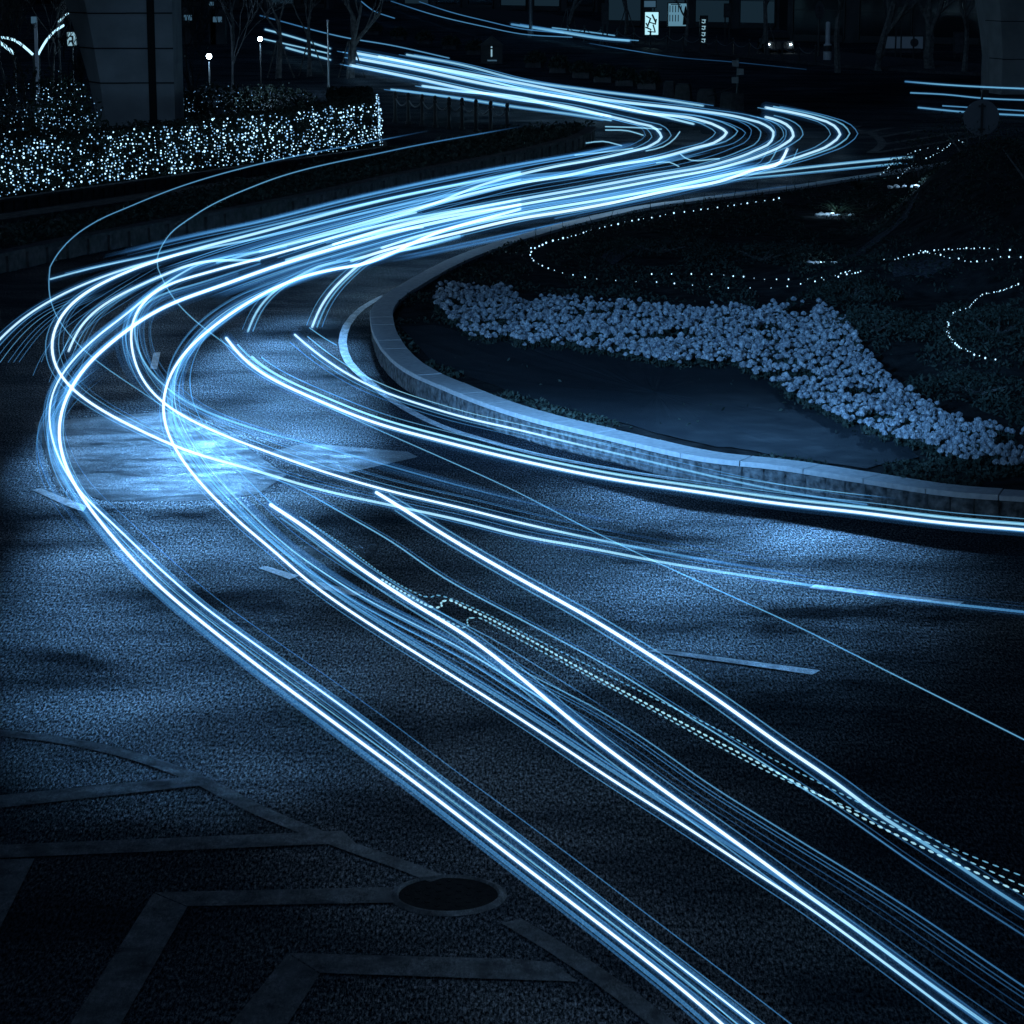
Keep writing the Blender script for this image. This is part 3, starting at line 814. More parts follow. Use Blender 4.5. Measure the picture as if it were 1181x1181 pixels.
# loop E: crosses the road to the right edge
T('outer left loop trail sweeping under the others to the right edge',
  [(600, 200, .6), (450, 229, .7), (300, 268, .8), (200, 295, .9), (155, 310), (110, 330), (75, 355), (57, 385), (57, 410), (65, 430), (85, 452), (120, 475), (165, 498), (210, 518), (300, 544, .8), (351, 560, .8), (452, 583, .75), (540, 602, .8), (600, 618, .8), (663, 629, .75), (778, 651, .65), (900, 670, .55), (1033, 689, .42), (1200, 708, .35)],
  4.8, 1.45, side=[(.1, .03, 1.5, .6), (-.1, 0, 2, .55), (.17, .04, 1.2, .4)])
T('companion strand to the outer left loop, ending at the fan of fine lines', [(300, 300, .7), (230, 303), (170, 325), (120, 350), (90, 375), (79, 405)], 4.2, 1.25,
  side=[(.1, .02, 1.2, .6), (.17, .04, 1.0, .55), (-.08, 0, 1.4, .5), (.24, .05, .9, .5)], halo=.7)
T('fan of fine crossing lines at the far left of the bend', [(180, 318, .6), (135, 345), (95, 372), (72, 398), (64, 425)], 1.2, .7,
  side=[(.22, .1, .8, .6), (.33, -.1, .8, .6), (-.2, .1, .8, .5), (-.33, -.1, .8, .5), (.1, .2, .8, .6), (-.1, -.2, .8, .5)], halo=0)
T('inner loop trail crossing the pale road patch and fading right of centre',
  [(600, 230, .7), (430, 262, .8), (300, 298), (230, 317), (175, 336), (156, 355), (149, 375), (149, 398), (156, 425), (170, 450), (190, 468), (220, 485), (260, 503), (300, 518), (376, 545), (452, 567), (529, 585), (600, 603, .9), (702, 625, .6), (829, 648, .3), (930, 664, .1)],
  4.2, 1.45, side=[(.1, .03, 1.4, .6), (.2, .06, 1.2, .45), (-.08, 0, 1.6, .55), (.28, .05, 1, .35)])
T('soft pale trail just inside the inner loop', [(300, 304, .6), (220, 330, .8), (170, 345), (151, 362), (155, 390), (160, 415), (175, 432), (210, 462), (250, 480), (300, 497, .8), (376, 517, .7), (430, 532, .6), (529, 560, .5), (600, 578, .35), (700, 600, .15)], 3.2, .8,
  side=band(5, .22, .3, .55, .8, 1.8, 8), halo=.4)
T('faint veil between the inner loop and the second loop', [(180, 332), (140, 372), (139, 400), (150, 430), (178, 462)], 1.6, .5, side=band(6, .15, .3, .55, .8, 1.5, 18), halo=0, fade=(5, 8))
T('outermost trail leaving the picture at the left edge', [(600, 207, .5), (450, 239, .6), (300, 274, .7), (180, 300, .85), (110, 322), (60, 345), (30, 363), (0, 390), (-30, 425)], 3.6, 1.25,
  side=[(.1, .02, 1.2, .55), (-.1, 0, 1.2, .45)], halo=.8)
T('sheaf of hair thin lines beneath the outermost left trail', [(130, 330, .4), (90, 345), (50, 362), (25, 385), (8, 405), (0, 418)], 1.0, .6,
  side=[(.12, 0, .8, .5), (.2, 0, .8, .5), (.28, 0, .8, .45), (-.1, 0, .8, .5), (-.18, .02, .8, .4)], halo=0, fade=(6, 0))
T('short trail beginning left of the bend above the outermost trail', [(58, 322), (90, 313), (120, 306), (180, 293, .8), (240, 278, .7), (300, 263, .7), (390, 242, .7), (500, 218, .7), (600, 198, .8)], 3.0, 1.0, side=[(-.12, .02, 1.2, .5), (.12, 0, 1.4, .45)], halo=.6)
# trails starting in mid road
T('bright trail starting in the bend and sweeping beside the garden wall to the right edge',
  [(261, 390), (268, 402), (280, 416), (300, 430), (363, 460), (427, 486), (503, 507), (600, 531), (702, 552), (803, 567), (900, 581), (983, 590), (1097, 604), (1181, 611), (1300, 622)],
  5.0, 1.5, side=[(.12, .03, 3.6, 1.0), (.05, .06, 3.4, .8), (-.09, 0, 1.5, .6), (.19, .08, 1.6, .62)], halo=1.3)
T('trail nearest the garden wall, starting at the tip of the white edge line',
  [(340, 386), (352, 398), (371, 412), (404, 434), (452, 456), (490, 468), (529, 480), (600, 496), (660, 511, .8), (732, 528, .6), (803, 545, .6), (900, 566, .5), (1000, 582, .35)],
  3.6, 1.3, side=[(.12, .04, 1.6, .85), (-.08, -.02, 1.4, .6), (-.16, -.04, 1.6, .4)])
T('thin line of light low along the face of the garden wall', [(600, 489, .7), (670, 505), (735, 520)], 1.6, .7, z=.5, halo=.3, fade=(6, 6))
T('second thin line of light on the garden wall face near the right', [(818, 545, .8), (900, 559), (970, 568), (1035, 575)], 1.6, .75, z=.5, halo=.3, fade=(3, 8))
T('bright diagonal starting at the centre of the picture', [(434, 568), (450, 577), (485, 600), (529, 627), (600, 668), (676, 710), (752, 757), (829, 808), (900, 859, .9), (965, 903, .8), (1008, 936, .65), (1059, 968, .5), (1181, 1048, .4), (1260, 1095, .3)], 6.0, 1.6,
  side=[(.08, .02, 2.6, .62), (-.08, -.02, 2.6, .62)], halo=1.4)
T('thin cyan diagonal between the dotted lines and the central diagonal', [(240, 520, .4), (300, 545, .6), (333, 558, .7), (409, 600), (450, 623), (503, 661), (600, 714), (702, 769), (803, 832), (854, 863), (900, 893), (957, 929, .8), (1059, 1000, .6), (1181, 1079, .45), (1260, 1130, .4)], 2.4, .8, side=[(.05, 0, 1.2, .4)], halo=.5)
T('faint pair of thin blue lines below the dotted lines at bottom right', [(560, 748, .4), (600, 772), (689, 818), (752, 858), (808, 898), (900, 956), (1033, 1038, .8), (1181, 1138, .7), (1260, 1190, .6)], 1.8, .62,
  side=[(-.10, 0, 1.2, .4), (-.15, -.02, 1.4, .3), (-.2, -.03, 2.2, .25), (-.06, 0, 1, .42)], halo=.2)
T('thin upper arc that rises behind the lit hedge and falls across the patch', [(493, 151, .5), (447, 160, .6), (351, 178, .8), (300, 189), (200, 218), (150, 238), (110, 256), (85, 273), (62, 300), (52, 325), (56, 352), (72, 378), (100, 408), (150, 443), (190, 470), (220, 492), (300, 540, .7), (360, 580, .5)], 1.8, .66, z=1.0, halo=.3, fade=(6, 10))
T('long thin line from the hedge around the bend and down to the right edge', [(600, 146, .5), (450, 174, .8), (300, 212), (225, 248), (192, 275), (181, 300), (184, 320), (195, 340), (225, 371), (258, 395), (300, 426), (350, 455), (417, 487), (503, 525), (600, 569), (661, 601), (752, 646), (829, 681), (900, 713), (1033, 779), (1181, 853), (1260, 893)], 1.9, .72, z=1.0, halo=.3, fade=(6, 0))
T('short trail ending in a block of light in the middle of the bend', [(530, 272, .7), (480, 285), (440, 294), (405, 312), (385, 330), (366, 356), (360, 377)], 4.4, 1.2, side=[(.08, 0, 3, .7), (.16, 0, 1.6, .55), (-.09, .03, 1.4, .6)], halo=.8)
T('shorter trail just left of it ending in a second block of light', [(420, 296, .6), (360, 310), (330, 325), (302, 345), (291, 360), (286, 382)], 4.0, 1.0, side=[(.08, 0, 2.4, .6), (-.09, .03, 1.4, .55)], halo=.6)
T('curved thin line continuing past the first light block', [(357, 378), (368, 390), (388, 398)], 1.6, .8, halo=.2)

# dotted trails
def dotted(label, pts, r0=1.5, gap=7.5, g=.95, z=.62):
    r0 *= 1.3; g *= .95
    sp = spline(pts, 3)
    c = [P(x, y, z) for x, y in sp]
    e = empty('dotted_trail', c[0], label, 'light trail', 'flickering dotted light trails'); o0 = e.location.copy()
    # walk in real distance
    L = 0; on = .055; off_ = .04; pos = 0; b = MB(); per = .10
    pts2 = resample(c, per)
    for a, d in zip(pts2[:-1], pts2[1:]):
        m_ = a.lerp(d, .56); r = r0 * .5 * a.y / 3100
        b.tube([a - o0, a.lerp(m_, .5) - o0, m_ - o0], [r * .5, r, r * .5], 5)
    me = b.mesh('dots'); at = me.attributes.new('glow', 'FLOAT', 'POINT'); at.data.foreach_set('value', [g] * len(me.vertices))
    o = link('dots', me, M['streak'], e, True); o['kind'] = 'stuff'
dotted('upper dotted trail with a bump, ending highest at the right edge', [(353, 600), (402, 633), (440, 661), (478, 683), (496, 689), (504, 686), (512, 688), (550, 703), (600, 728), (668, 762), (752, 804), (829, 842), (900, 880), (1008, 934), (1110, 983), (1181, 1011), (1260, 1040)], 1.5, g=.8)
dotted('middle dotted trail with a double hook left of the central diagonal', [(440, 668), (478, 690), (503, 701), (510, 700), (508, 695), (514, 692), (535, 700), (600, 732), (668, 770), (752, 815), (829, 856), (900, 893), (1008, 950), (1110, 999), (1181, 1031), (1260, 1065)], 2.3, g=1.15)
dotted('lower dotted trail with a hooked kink below the middle one', [(480, 697), (520, 718), (536, 724), (540, 722), (538, 714), (546, 712), (575, 724), (600, 738), (668, 774), (752, 819), (829, 861), (900, 897), (1008, 944), (1110, 990), (1181, 1022), (1260, 1055)], 1.6, g=.95)

# ---- the fast stream across the top of the bend, nose to nose
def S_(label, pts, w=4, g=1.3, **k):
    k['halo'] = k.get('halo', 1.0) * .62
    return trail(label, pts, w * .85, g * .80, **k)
S_('innermost hairpin trail of the far bend', [(340, 288, .5), (420, 262, .7), (500, 235), (560, 212), (600, 201), (640, 192), (685, 184), (725, 175), (752, 167), (763, 158), (757, 149), (735, 142), (702, 134), (650, 122), (600, 115), (567, 109), (478, 90), (404, 75)], 5.0, 1.45, side=[(.3, 0, 1.6, .6), (-.3, .05, 1.8, .6), (.5, .05, 1.4, .45)])
S_('second hairpin trail from the inside of the far bend', [(300, 290, .8), (400, 262, .9), (500, 235), (600, 211), (650, 203), (700, 192), (760, 182), (800, 171), (830, 161), (838, 153), (828, 146), (805, 138), (745, 130), (680, 117), (600, 104), (560, 97), (480, 80), (404, 66)], 5.5, 1.5, side=[(.35, 0, 1.8, .6), (-.35, .05, 2.4, .62), (-.6, 0, 1.6, .5)])
S_('wide pale hairpin trail through the middle of the far bend', [(384, 282, .9), (450, 262), (530, 244), (600, 230), (680, 216), (750, 203), (830, 188), (870, 174), (890, 162), (892, 152), (882, 144), (860, 137), (800, 127), (700, 115), (600, 96), (540, 85), (470, 72), (404, 60)], 5.0, 1.45, side=[(.4, 0, 2, .62), (-.4, .05, 1.8, .55), (.7, .05, 1.6, .45)])
S_('hairpin trail that turns at the small round end right of centre', [(330, 300, .8), (440, 266), (520, 249), (600, 236), (680, 222), (760, 207), (840, 191), (880, 178), (905, 166), (915, 157), (912, 148), (900, 140), (883, 135)], 5.4, 1.5, side=[(.3, 0, 1.6, .6), (-.3, .05, 2, .6), (.55, .05, 1.2, .5)])
S_('outermost hairpin trail turning at the far right end of the bend', [(440, 286), (480, 273), (520, 263), (600, 246), (700, 229), (760, 218), (830, 203), (890, 190), (930, 178), (958, 166), (969, 155), (962, 145), (943, 137), (915, 130), (883, 124)], 5.0, 1.5, side=[(-.3, .03, 2.6, .75), (.3, 0, 1.6, .6), (-.55, .03, 1.8, .5)])
S_('brightest straight trail along the near side of the stream', [(405, 301, .8), (440, 290), (530, 268), (600, 252), (650, 244), (700, 235), (770, 220), (830, 209), (870, 196), (900, 187), (908, 172)], 6.0, 1.7, side=[(.3, 0, 2.4, .7), (-.3, 0, 2.0, .6), (.55, 0, 1.6, .5)], halo=1.3)
S_('upper trail of the pair leaving behind the dark shrub at right', [(700, 236, .6), (800, 211, .8), (900, 197), (980, 188), (1053, 181)], 3.6, 1.2, side=[(.25, 0, 1.4, .6)], halo=.7)
S_('lower trail of the pair leaving behind the dark shrub at right', [(640, 252, .5), (760, 227, .6), (850, 207, .8), (900, 202), (980, 194), (1040, 188)], 2.8, 1.0, side=[(-.25, 0, 1.2, .5)], halo=.6)
S_('pale fuzzy trail along the near edge beside the far coping', [(450, 302, .5), (540, 283, .6), (640, 262, .7), (720, 246, .7), (820, 230, .7), (930, 214, .5)], 2.6, .62, z=.3, side=band(6, .5, .25, .5, 1.4, 3, 31, .05), halo=.4, fade=(6, 10))
S_('trail ending in a blunt tip in the upper middle of the stream', [(250, 303, .7), (300, 290, .9), (345, 279), (400, 265), (440, 254), (480, 245)], 4.2, 1.35, side=[(.15, .02, 1.6, .6), (-.15, 0, 1.2, .5)], halo=.8)
S_('short bright trail with both ends in the middle of the stream', [(384, 282), (420, 273), (455, 266), (488, 262)], 4.4, 1.3, side=[(.15, .02, 1.6, .6)], halo=.8)
S_('faint upper strand nearest the ribbed wall', [(120, 297, .4), (220, 273, .8), (300, 256), (400, 231), (500, 209), (600, 190), (680, 176), (730, 166)], 2.6, .8, side=band(5, .45, .3, .55, 1.2, 2.2, 41, .06), halo=.4, fade=(6, 4))
S_('soft band of strands in the middle of the stream', [(200, 318, .6), (300, 284), (400, 256), (500, 231), (600, 208), (700, 197), (790, 178)], 2.0, .8, side=band(9, .8, .3, .6, 1.0, 2.6, 51, .08), halo=0, fade=(6, 4))
S_('soft band of strands on the near side of the stream', [(240, 345, .6), (330, 312), (430, 282), (520, 258), (600, 240), (700, 224), (800, 204), (870, 188)], 2.0, .85, side=band(9, .7, .3, .6, 1.0, 2.6, 61, .08), halo=0, fade=(6, 4))
S_('upper far trail from the trees ending in mid air above the bend', [(437, 65), (500, 79), (560, 92), (600, 102), (680, 118), (745, 130), (800, 143)], 4.2, 1.35, side=[(.4, 0, 1.8, .6)], halo=.8)
S_('far trail starting behind the dark median and running to the signal', [(469, 63), (529, 74), (600, 92), (680, 104), (760, 114), (811, 122)], 4.0, 1.2, side=[(.4, 0, 1.6, .5), (-.4, 0, 1.4, .45)], halo=.6)
S_('low far trail starting just right of the lit hedge', [(451, 103), (521, 112), (600, 124), (660, 132), (705, 139)], 3.4, 1.1, side=[(-.3, 0, 1.6, .5), (.3, 0, 1.4, .5)], halo=.6)
S_('bright short trail above the bollards', [(487, 99), (529, 105), (600, 112), (650, 124), (704, 134)], 4.6, 1.4, side=[(-.3, 0, 1.8, .6)], halo=.9)
S_('thin blue far trail from the trees to the sign hut', [(300, 18, .6), (402, 44), (450, 52), (518, 67)], 2.2, .8, halo=.4)
S_('far trail between the tree trunks, upper of three', [(306, 34), (325, 39), (381, 56)], 3.6, 1.2, halo=.6)
S_('far trail between the tree trunks, middle of three', [(304, 45), (340, 53), (381, 62)], 2.6, 1.2, halo=.6)
S_('far trail between the tree trunks, lowest of three', [(330, 55), (355, 62), (381, 69)], 4.0, 1.2, halo=.6)
S_('long thin trail along the street at the top', [(447, 0, .6), (500, 17), (560, 31), (600, 39), (660, 43)], 1.8, .72, halo=.2)
S_('second thin trail along the street at the top, slightly above', [(478, 0, .6), (520, 14), (560, 24), (600, 33), (650, 38)], 1.8, .66, halo=.2)
S_('short curved trail at the top left of the street', [(416, 1), (430, 12), (455, 21)], 2, .66, halo=.2)
S_('thick pale trail on the top street beside the lamp pole', [(590, 28, .7), (640, 36), (700, 45), (726, 47)], 4.2, 1.05, side=[(.6, 0, 2, .6)], halo=.7)
S_('thin trail just above the thick one on the top street', [(637, 32), (680, 37), (709, 41)], 2.4, .9, halo=.3)
S_('faint trail on the top street passing under the shop signs', [(680, 50, .5), (727, 58), (780, 66, .6), (840, 71, .6), (930, 80, .3)], 1.6, .55, halo=.2)
S_('topmost trail at the right edge behind the round sign', [(1044, 94, .7), (1080, 97), (1110, 99), (1200, 103)], 3.2, .95, halo=.5)
S_('second trail at the right edge ending left of the round sign', [(1050, 107), (1090, 109), (1130, 113), (1200, 116)], 2.8, .85, halo=.4)
S_('third trail at the right edge crossing behind the round sign', [(1059, 124), (1110, 129), (1200, 134)], 3.4, .85, halo=.5)
S_('short trail just above the third one at the right edge', [(1087, 122), (1120, 124), (1200, 129)], 2.4, .75, halo=.3)
# small flecks around the hairpin
for i, (lb, q) in enumerate((('upper of two short flecks inside the hairpin', [(698, 146), (730, 147), (763, 149)]),
        ('lower of two short flecks inside the hairpin', [(698, 150), (725, 151), (742, 156)]),
        ('curved fleck at the left mouth of the hairpin', [(676, 165), (695, 163), (717, 168)]),
        ('straight fleck along the hairpin inner edge', [(663, 179), (700, 175), (730, 171)]),
        ('bright hooked fleck at the middle of the hairpin', [(784, 152), (778, 160), (765, 169), (745, 174)]),
        ('small fleck crossing between the two middle hairpins', [(757, 188), (772, 187), (783, 192)]),
        ('small fleck below the second hairpin', [(785, 178), (790, 182), (830, 183)]))):
    S_(lb, q, 2.6, 1.15, halo=.3, name='light_fleck')

# ------------------------------------------------------------ ribbed kerb island on the left of the stream
IZ = .42
front = [(-140, 318 + 14), (-60, 305), (0, 292), (75, 276), (150, 262), (225, 248), (300, 235), (375, 220), (450, 203), (520, 189), (590, 176), (640, 164), (676, 153), (686, 146)]
fr = resample([P(x, y, IZ) for x, y in spline(front, 12)], .42)
backp = [P(x, y, IZ) for x, y in spline([(686, 144), (640, 147), (560, 157), (450, 178), (300, 207), (150, 240), (0, 266), (-140, 290)], 12)]
e = empty('kerb_island', (fr[len(fr) // 2].x, fr[len(fr) // 2].y, 0), 'long dark planted strip with a low ribbed wall beside the stream of trails', 'wall')
o0 = e.location.copy(); b = MB()
for i in range(len(fr) - 1):
    a0, a1 = fr[i], fr[i + 1]; d = (a1 - a0).normalized(); nr = Vector((d.y, -d.x, 0))
    pr = .0 if i % 2 else .045
    u0 = a0 + nr * pr + d * .02; u1 = a1 + nr * pr - d * .02
    v0 = a0 - nr * .06; v1 = a1 - nr * .06
    zt = IZ - .07
    vs = [(p.x, p.y, z) for p in (u0, u1, v1, v0) for z in (0, zt)]
    b.add(vs, [(0, 2, 3, 1), (2, 4, 5, 3), (6, 0, 1, 7), (1, 3, 5, 7)])
vs = []
for p in fr: vs += [(p.x, p.y, 0)]
b.build('ribbed_face', M['wallrib'], e, off=o0)
b = MB(); cur = offset_curve(fr, .08); inn = offset_curve(fr, -.28)
for (i) in range(len(fr) - 1):
    A, B_, C_, D_ = cur[i], cur[i + 1], inn[i + 1], inn[i]
    b.add([(A.x, A.y, IZ - .07), (B_.x, B_.y, IZ - .07), (B_.x, B_.y, IZ), (A.x, A.y, IZ), (C_.x, C_.y, IZ), (D_.x, D_.y, IZ), (C_.x, C_.y, 0), (D_.x, D_.y, 0)],
          [(0, 1, 2, 3), (3, 2, 4, 5), (5, 4, 6, 7)])
b.build('coping', M['wallrib'], e, off=o0)
ipoly = [(p.x, p.y) for p in inn] + [(p.x, p.y) for p in backp]
b = MB(); b.prism(ipoly, 0.0, IZ - .05); b.build('planting_bed', M['soil'], e, off=o0)
b = MB(); random.seed(17)
ix = [p[0] for p in ipoly]; iy = [p[1] for p in ipoly]; cnt = 0
while cnt < 9000:
    x, y = random.uniform(min(ix), max(ix)), random.uniform(min(iy), max(iy))
    if inside(x, y, ipoly):
        b.leaf((x, y, IZ + random.uniform(-.05, .3) * (.5 + abs(noise.noise(Vector((x * .7, y * .7, 0)))))), random.uniform(.1, .2)); cnt += 1
tag(b.build('island_foliage', M['leafdark']), 'dark clipped foliage filling the ribbed kerb island', 'ground cover', kind='stuff')

# ------------------------------------------------------------ hedge planter with curtain of bulbs
A = Vector((-16.9, 58.1, 0)); B = Vector((-3.93, 82.6, 0)); C = Vector((-4.6, 91.5, 0)); D = Vector((-24, 94, 0)); E_ = Vector((-34, 62, 0))
PZ = .45
e = empty('hedge_planter', B, 'low stone planter wall under the hedge covered with lights', 'wall'); o0 = e.location.copy()
b = MB(); b.prism([(p.x, p.y) for p in (A, B, C, D, E_)], 0, PZ - .06)
b.build('planter_body', M['wallrib'], e, off=o0)
b = MB()
k = 60
for i in range(k):
    p = A.lerp(B, (i + .5) / k); rz = math.atan2(B.y - A.y, B.x - A.x); n = Vector(((B - A).y, -(B - A).x, 0)).normalized()
    b.box((p.x + n.x * .02, p.y + n.y * .02, PZ * .43), ((B - A).length / k * (.93 if i % 2 else .80), .06, PZ * .84), rz)
b.build('stone_panel', M['wallrib'], e, off=o0)
b = MB()
for p, q in ((A, B), (B, C)):
    m_ = p.lerp(q, .5); rz = math.atan2(q.y - p.y, q.x - p.x); b.box((m_.x, m_.y, PZ - .03), ((q - p).length + .1, .3, .06), rz)
b.build('coping', M['wallrib'], e, off=o0)
# paving strip before the planter
b = MB(); n = Vector(((B - A).y, -(B - A).x, 0)).normalized()
b.prism([(A.x, A.y), (A.x + n.x * 1.1, A.y + n.y * 1.1), (B.x + n.x * 1.1, B.y + n.y * 1.1), (B.x, B.y)][::1], .001, .12)
tag(b.build('pavement', M['wallrib']), kind='structure')

HT = 1.78
def hedge_h(x, y): return HT + .10 * noise.noise(Vector((x * .8, y * .8, 2))) + .05 * noise.noise(Vector((x * 3, y * 3, 5)))
hd = empty('clipped_hedge', B, 'dark clipped hedge behind the curtain of tiny lights', 'hedge')
b = MB(); random.seed(23)
def hedge_run(p, q, thick, n):
    d = (q - p).normalized(); nr = Vector((d.y, -d.x, 0)); L = (q - p).length
    for k in range(n):
        t = random.uniform(0, L); u = random.uniform(0, 1)
        top = random.random() < .4
        x0 = p + d * t - nr * (.16 + u * thick)
        zt = hedge_h(x0.x, x0.y)
        if top: z = zt - random.uniform(0, .12)
        else:
            x0 = p + d * t - nr * (.14 + random.uniform(0, .14)); z = random.uniform(PZ, zt)
        b.leaf((x0.x, x0.y, z), random.uniform(.07, .14), .6)
    core = [p - nr * .3, q - nr * .3, q - nr * (thick), p - nr * (thick)]
    b.prism([(v.x, v.y) for v in core], PZ - .05, HT - .12)
hedge_run(A, B, 1.5, 15000); hedge_run(B + Vector((0, -.2, 0)), C, 1.5, 5000)
b.build('foliage', M['leafdark'], hd, off=hd.location)
# curtain of lights on the hedge
ln = empty('fairy_light_curtain', B, 'curtain of hundreds of tiny bulbs hung over the clipped hedge', 'fairy lights')
o0 = ln.location.copy()
bm_ = MB().ball((0, 0, 0), .025, 6, 4, 1.1).mesh('bulb'); bm_.materials.append(M['bulb'])
bd_ = MB().ball((0, 0, 0), .018, 5, 4, 1.1).mesh('bulb'); bd_.materials.append(M['bulbdim'])
random.seed(29); wires = MB(); restb = MB(); allb = []
def curtain(p, q):
    d = (q - p).normalized(); nr = Vector((d.y, -d.x, 0)); L = (q - p).length; t = 0
    while t < L:
        t += random.uniform(.08, .16)
        base = p + d * t; dens = .55 + .55 * noise.noise(Vector((t * .55, 0, 9)))
        zt = hedge_h(base.x, base.y) - .02 + random.uniform(-.16, .05); z = zt; pts = []
        while z > PZ + .04:
            pt = base + nr * random.uniform(-.13, -.06) + d * random.uniform(-.018, .018); pt.z = z; pts.append(pt)
            keep = random.random() < .34 + dens * .34 + .3 * noise.noise(Vector((t * 1.1, z * 2.2, 4)))
            if keep: allb.append(pt)
            z -= random.uniform(.055, .12)
        if len(pts) > 1: wires.tube([v - o0 for v in pts], .003, 3)
curtain(A, B); curtain(B, B.lerp(C, .6))
wires.build('cable', M['wire'], ln)
allb.sort(key=lambda v: v.y)
for k, pt in enumerate(allb):
    if k % 17 == 0 and k < 1700 * 3 and len([1]) and (k // 17) < 100:
        o = bpy.data.objects.new('bulb', bm_); COL.objects.link(o); o.parent = ln; o.location = pt - o0; s = random.uniform(.8, 1.35); o.scale = (s, s, s)
    else:
        restb.mi = 0 if random.random() < .45 else 1
        restb.ball(pt - o0, random.choice((.010, .012, .015, .018, .023)), 6, 4, 1.1)
o = restb.build('bulb', [M['bulb'], M['bulbdim']], ln); o['kind'] = 'stuff'

# bushes and small lit trees behind the hedge
def bush(x, y, z, rx, ry, h, n, size, label, m='leafdark', seed=0, glint=0):
    e = empty('street_bush', (x, y, z), label, 'bush', 'bushes behind the lit hedge')
    b = MB(); leafy(b, (0, 0, .1), rx, ry, h, n, size, seed); b.build('crown', M[m], e)
    if glint:  # small glowing balls stand in for leaves catching the light
        rnd = random.Random(seed); g = MB()
        for k in range(glint):
            d = Vector((rnd.gauss(0, 1), -abs(rnd.gauss(0, 1)), abs(rnd.gauss(0, 1)))).normalized() * rnd.uniform(.45, 1.1)
            g.mi = 0 if rnd.random() < .15 else 1
            g.ball((d.x * rx * .95, d.y * ry * .95, .1 + d.z * h * .95), rnd.uniform(.006, .02), 5, 3)
        q = g.build('leaf_glints', [M['bulb'], M['bulbdim']], e); q['kind'] = 'stuff'
    return e
for i, (px, py, Y, rx, h, lb, gl) in enumerate((
        (75, 140, 78, 1.35, 1.9, 'speckled round bush just left of the large column', 330), (20, 150, 74, .9, 1.0, 'bush dotted with glowing glints at the left edge', 110),
        (40, 135, 92, 2.0, 2.0, 'dark tall bush at the far left behind the speckled ones', 60), (250, 122, 96, 2.0, 1.2, 'bush with few glowing glints right of the large column', 45),
        (215, 125, 88, .8, 1.2, 'small speckled bush touching the right side of the large column', 90), (315, 112, 100, 1.8, .9, 'low dark bush beneath the bare trees', 12))):
    p = at_depth(px, py, Y); bush(p.x, Y, PZ - .06, rx, rx, h + max(0, p.z - 1.0), 1300, .16, lb, 'leaf' if i in (0,) else 'leafdark', i + 50, gl)

# ------------------------------------------------------------ bare trees
def bare_tree(x, y, z, h, r, label, seed=0, lean=0, props=True, m='bark', spread=.55, first=.35, name='bare_tree', group='bare street trees'):
    rnd = random.Random(seed); e = empty(name, (x, y, z), label, 'tree', group)
    tb_ = MB(); cb = MB()
    def grow(b_, p, d, L, r_, depth):
        pts = [p]; rr_ = [r_]; q = p.copy(); dd = d.copy()
        n_ = 4
        for k in range(n_):
            dd = (dd + Vector((rnd.gauss(0, .09), rnd.gauss(0, .09), rnd.gauss(.03, .05)))).normalized(); q = q + dd * L / n_
            pts.append(q.copy()); rr_.append(r_ * (1 - .42 * (k + 1) / n_))
        b_.tube(pts, [max(.012, v) for v in rr_], 6 if depth < 2 else 3)
        if depth < (5 if y < 130 else 4):
            for k in range(3 if depth else 4):
                a = rnd.uniform(0, 6.28); nd = (dd + Vector((math.cos(a), math.sin(a), rnd.uniform(-.1, .5))) * spread * rnd.uniform(.7, 1.3)).normalized()
                i = rnd.randint(2, n_) if k else n_
                grow(cb, pts[i], nd, L * rnd.uniform(.55, .8), rr_[i] * .62, depth + 1)
    grow(tb_, Vector((0, 0, 0)), Vector((lean, 0, 1)).normalized(), h * first, r, 0)
    tb_.build('trunk', M[m], e); cb.build('crown', M[m], e)
    if props:
        for k in range(3):
            a = 6.28 * k / 3 + .4; o = MB().tube([(math.cos(a) * .75, math.sin(a) * .75, 0), (math.cos(a) * .1, math.sin(a) * .1, 1.75)], .035, 6).build('support_pole', M['bark'], e)
    return e
for i, (px, py, h, r, lb) in enumerate(((322, 90, 7.5, .13, 'bare propped tree left of the three behind the hedge'), (358, 88, 7.0, .11, 'slim bare propped tree in the middle of the three behind the hedge'),
                                        (404, 90, 8.5, .24, 'thick bare propped tree right of the pale pole'))):
    p = P(px, py, 0); bare_tree(p.x, p.y, 0, h, r, lb, 70 + i)
for i, (px, Y, h, lb, m) in enumerate(((222, 97, 5.5, 'pale branching tree between the column and the right globe lamp', 'wallrib'), (268, 104, 6.0, 'pale branching tree between the two globe lamps', 'wallrib'), (12, 96, 5.5, 'bare tree in front of the glowing arches at the left edge', 'bark'), (60, 99, 5.0, 'bare tree in front of the short glowing tube', 'bark'), (238, 90, 4.6, 'bare sapling leaning beside the street lamp', 'wallrib'), (30, 88, 4, 'bare small tree at the left edge behind the hedge', 'bark'),
                                       (85, 84, 3.2, 'multi-branched small tree in the speckled bush', 'wallrib'))):
    p = at_depth(px, 132, Y); bare_tree(p.x, Y, PZ - .06, h, .06, lb, 90 + i, -.45 if i == 4 else 0, False, m, .6, .5)
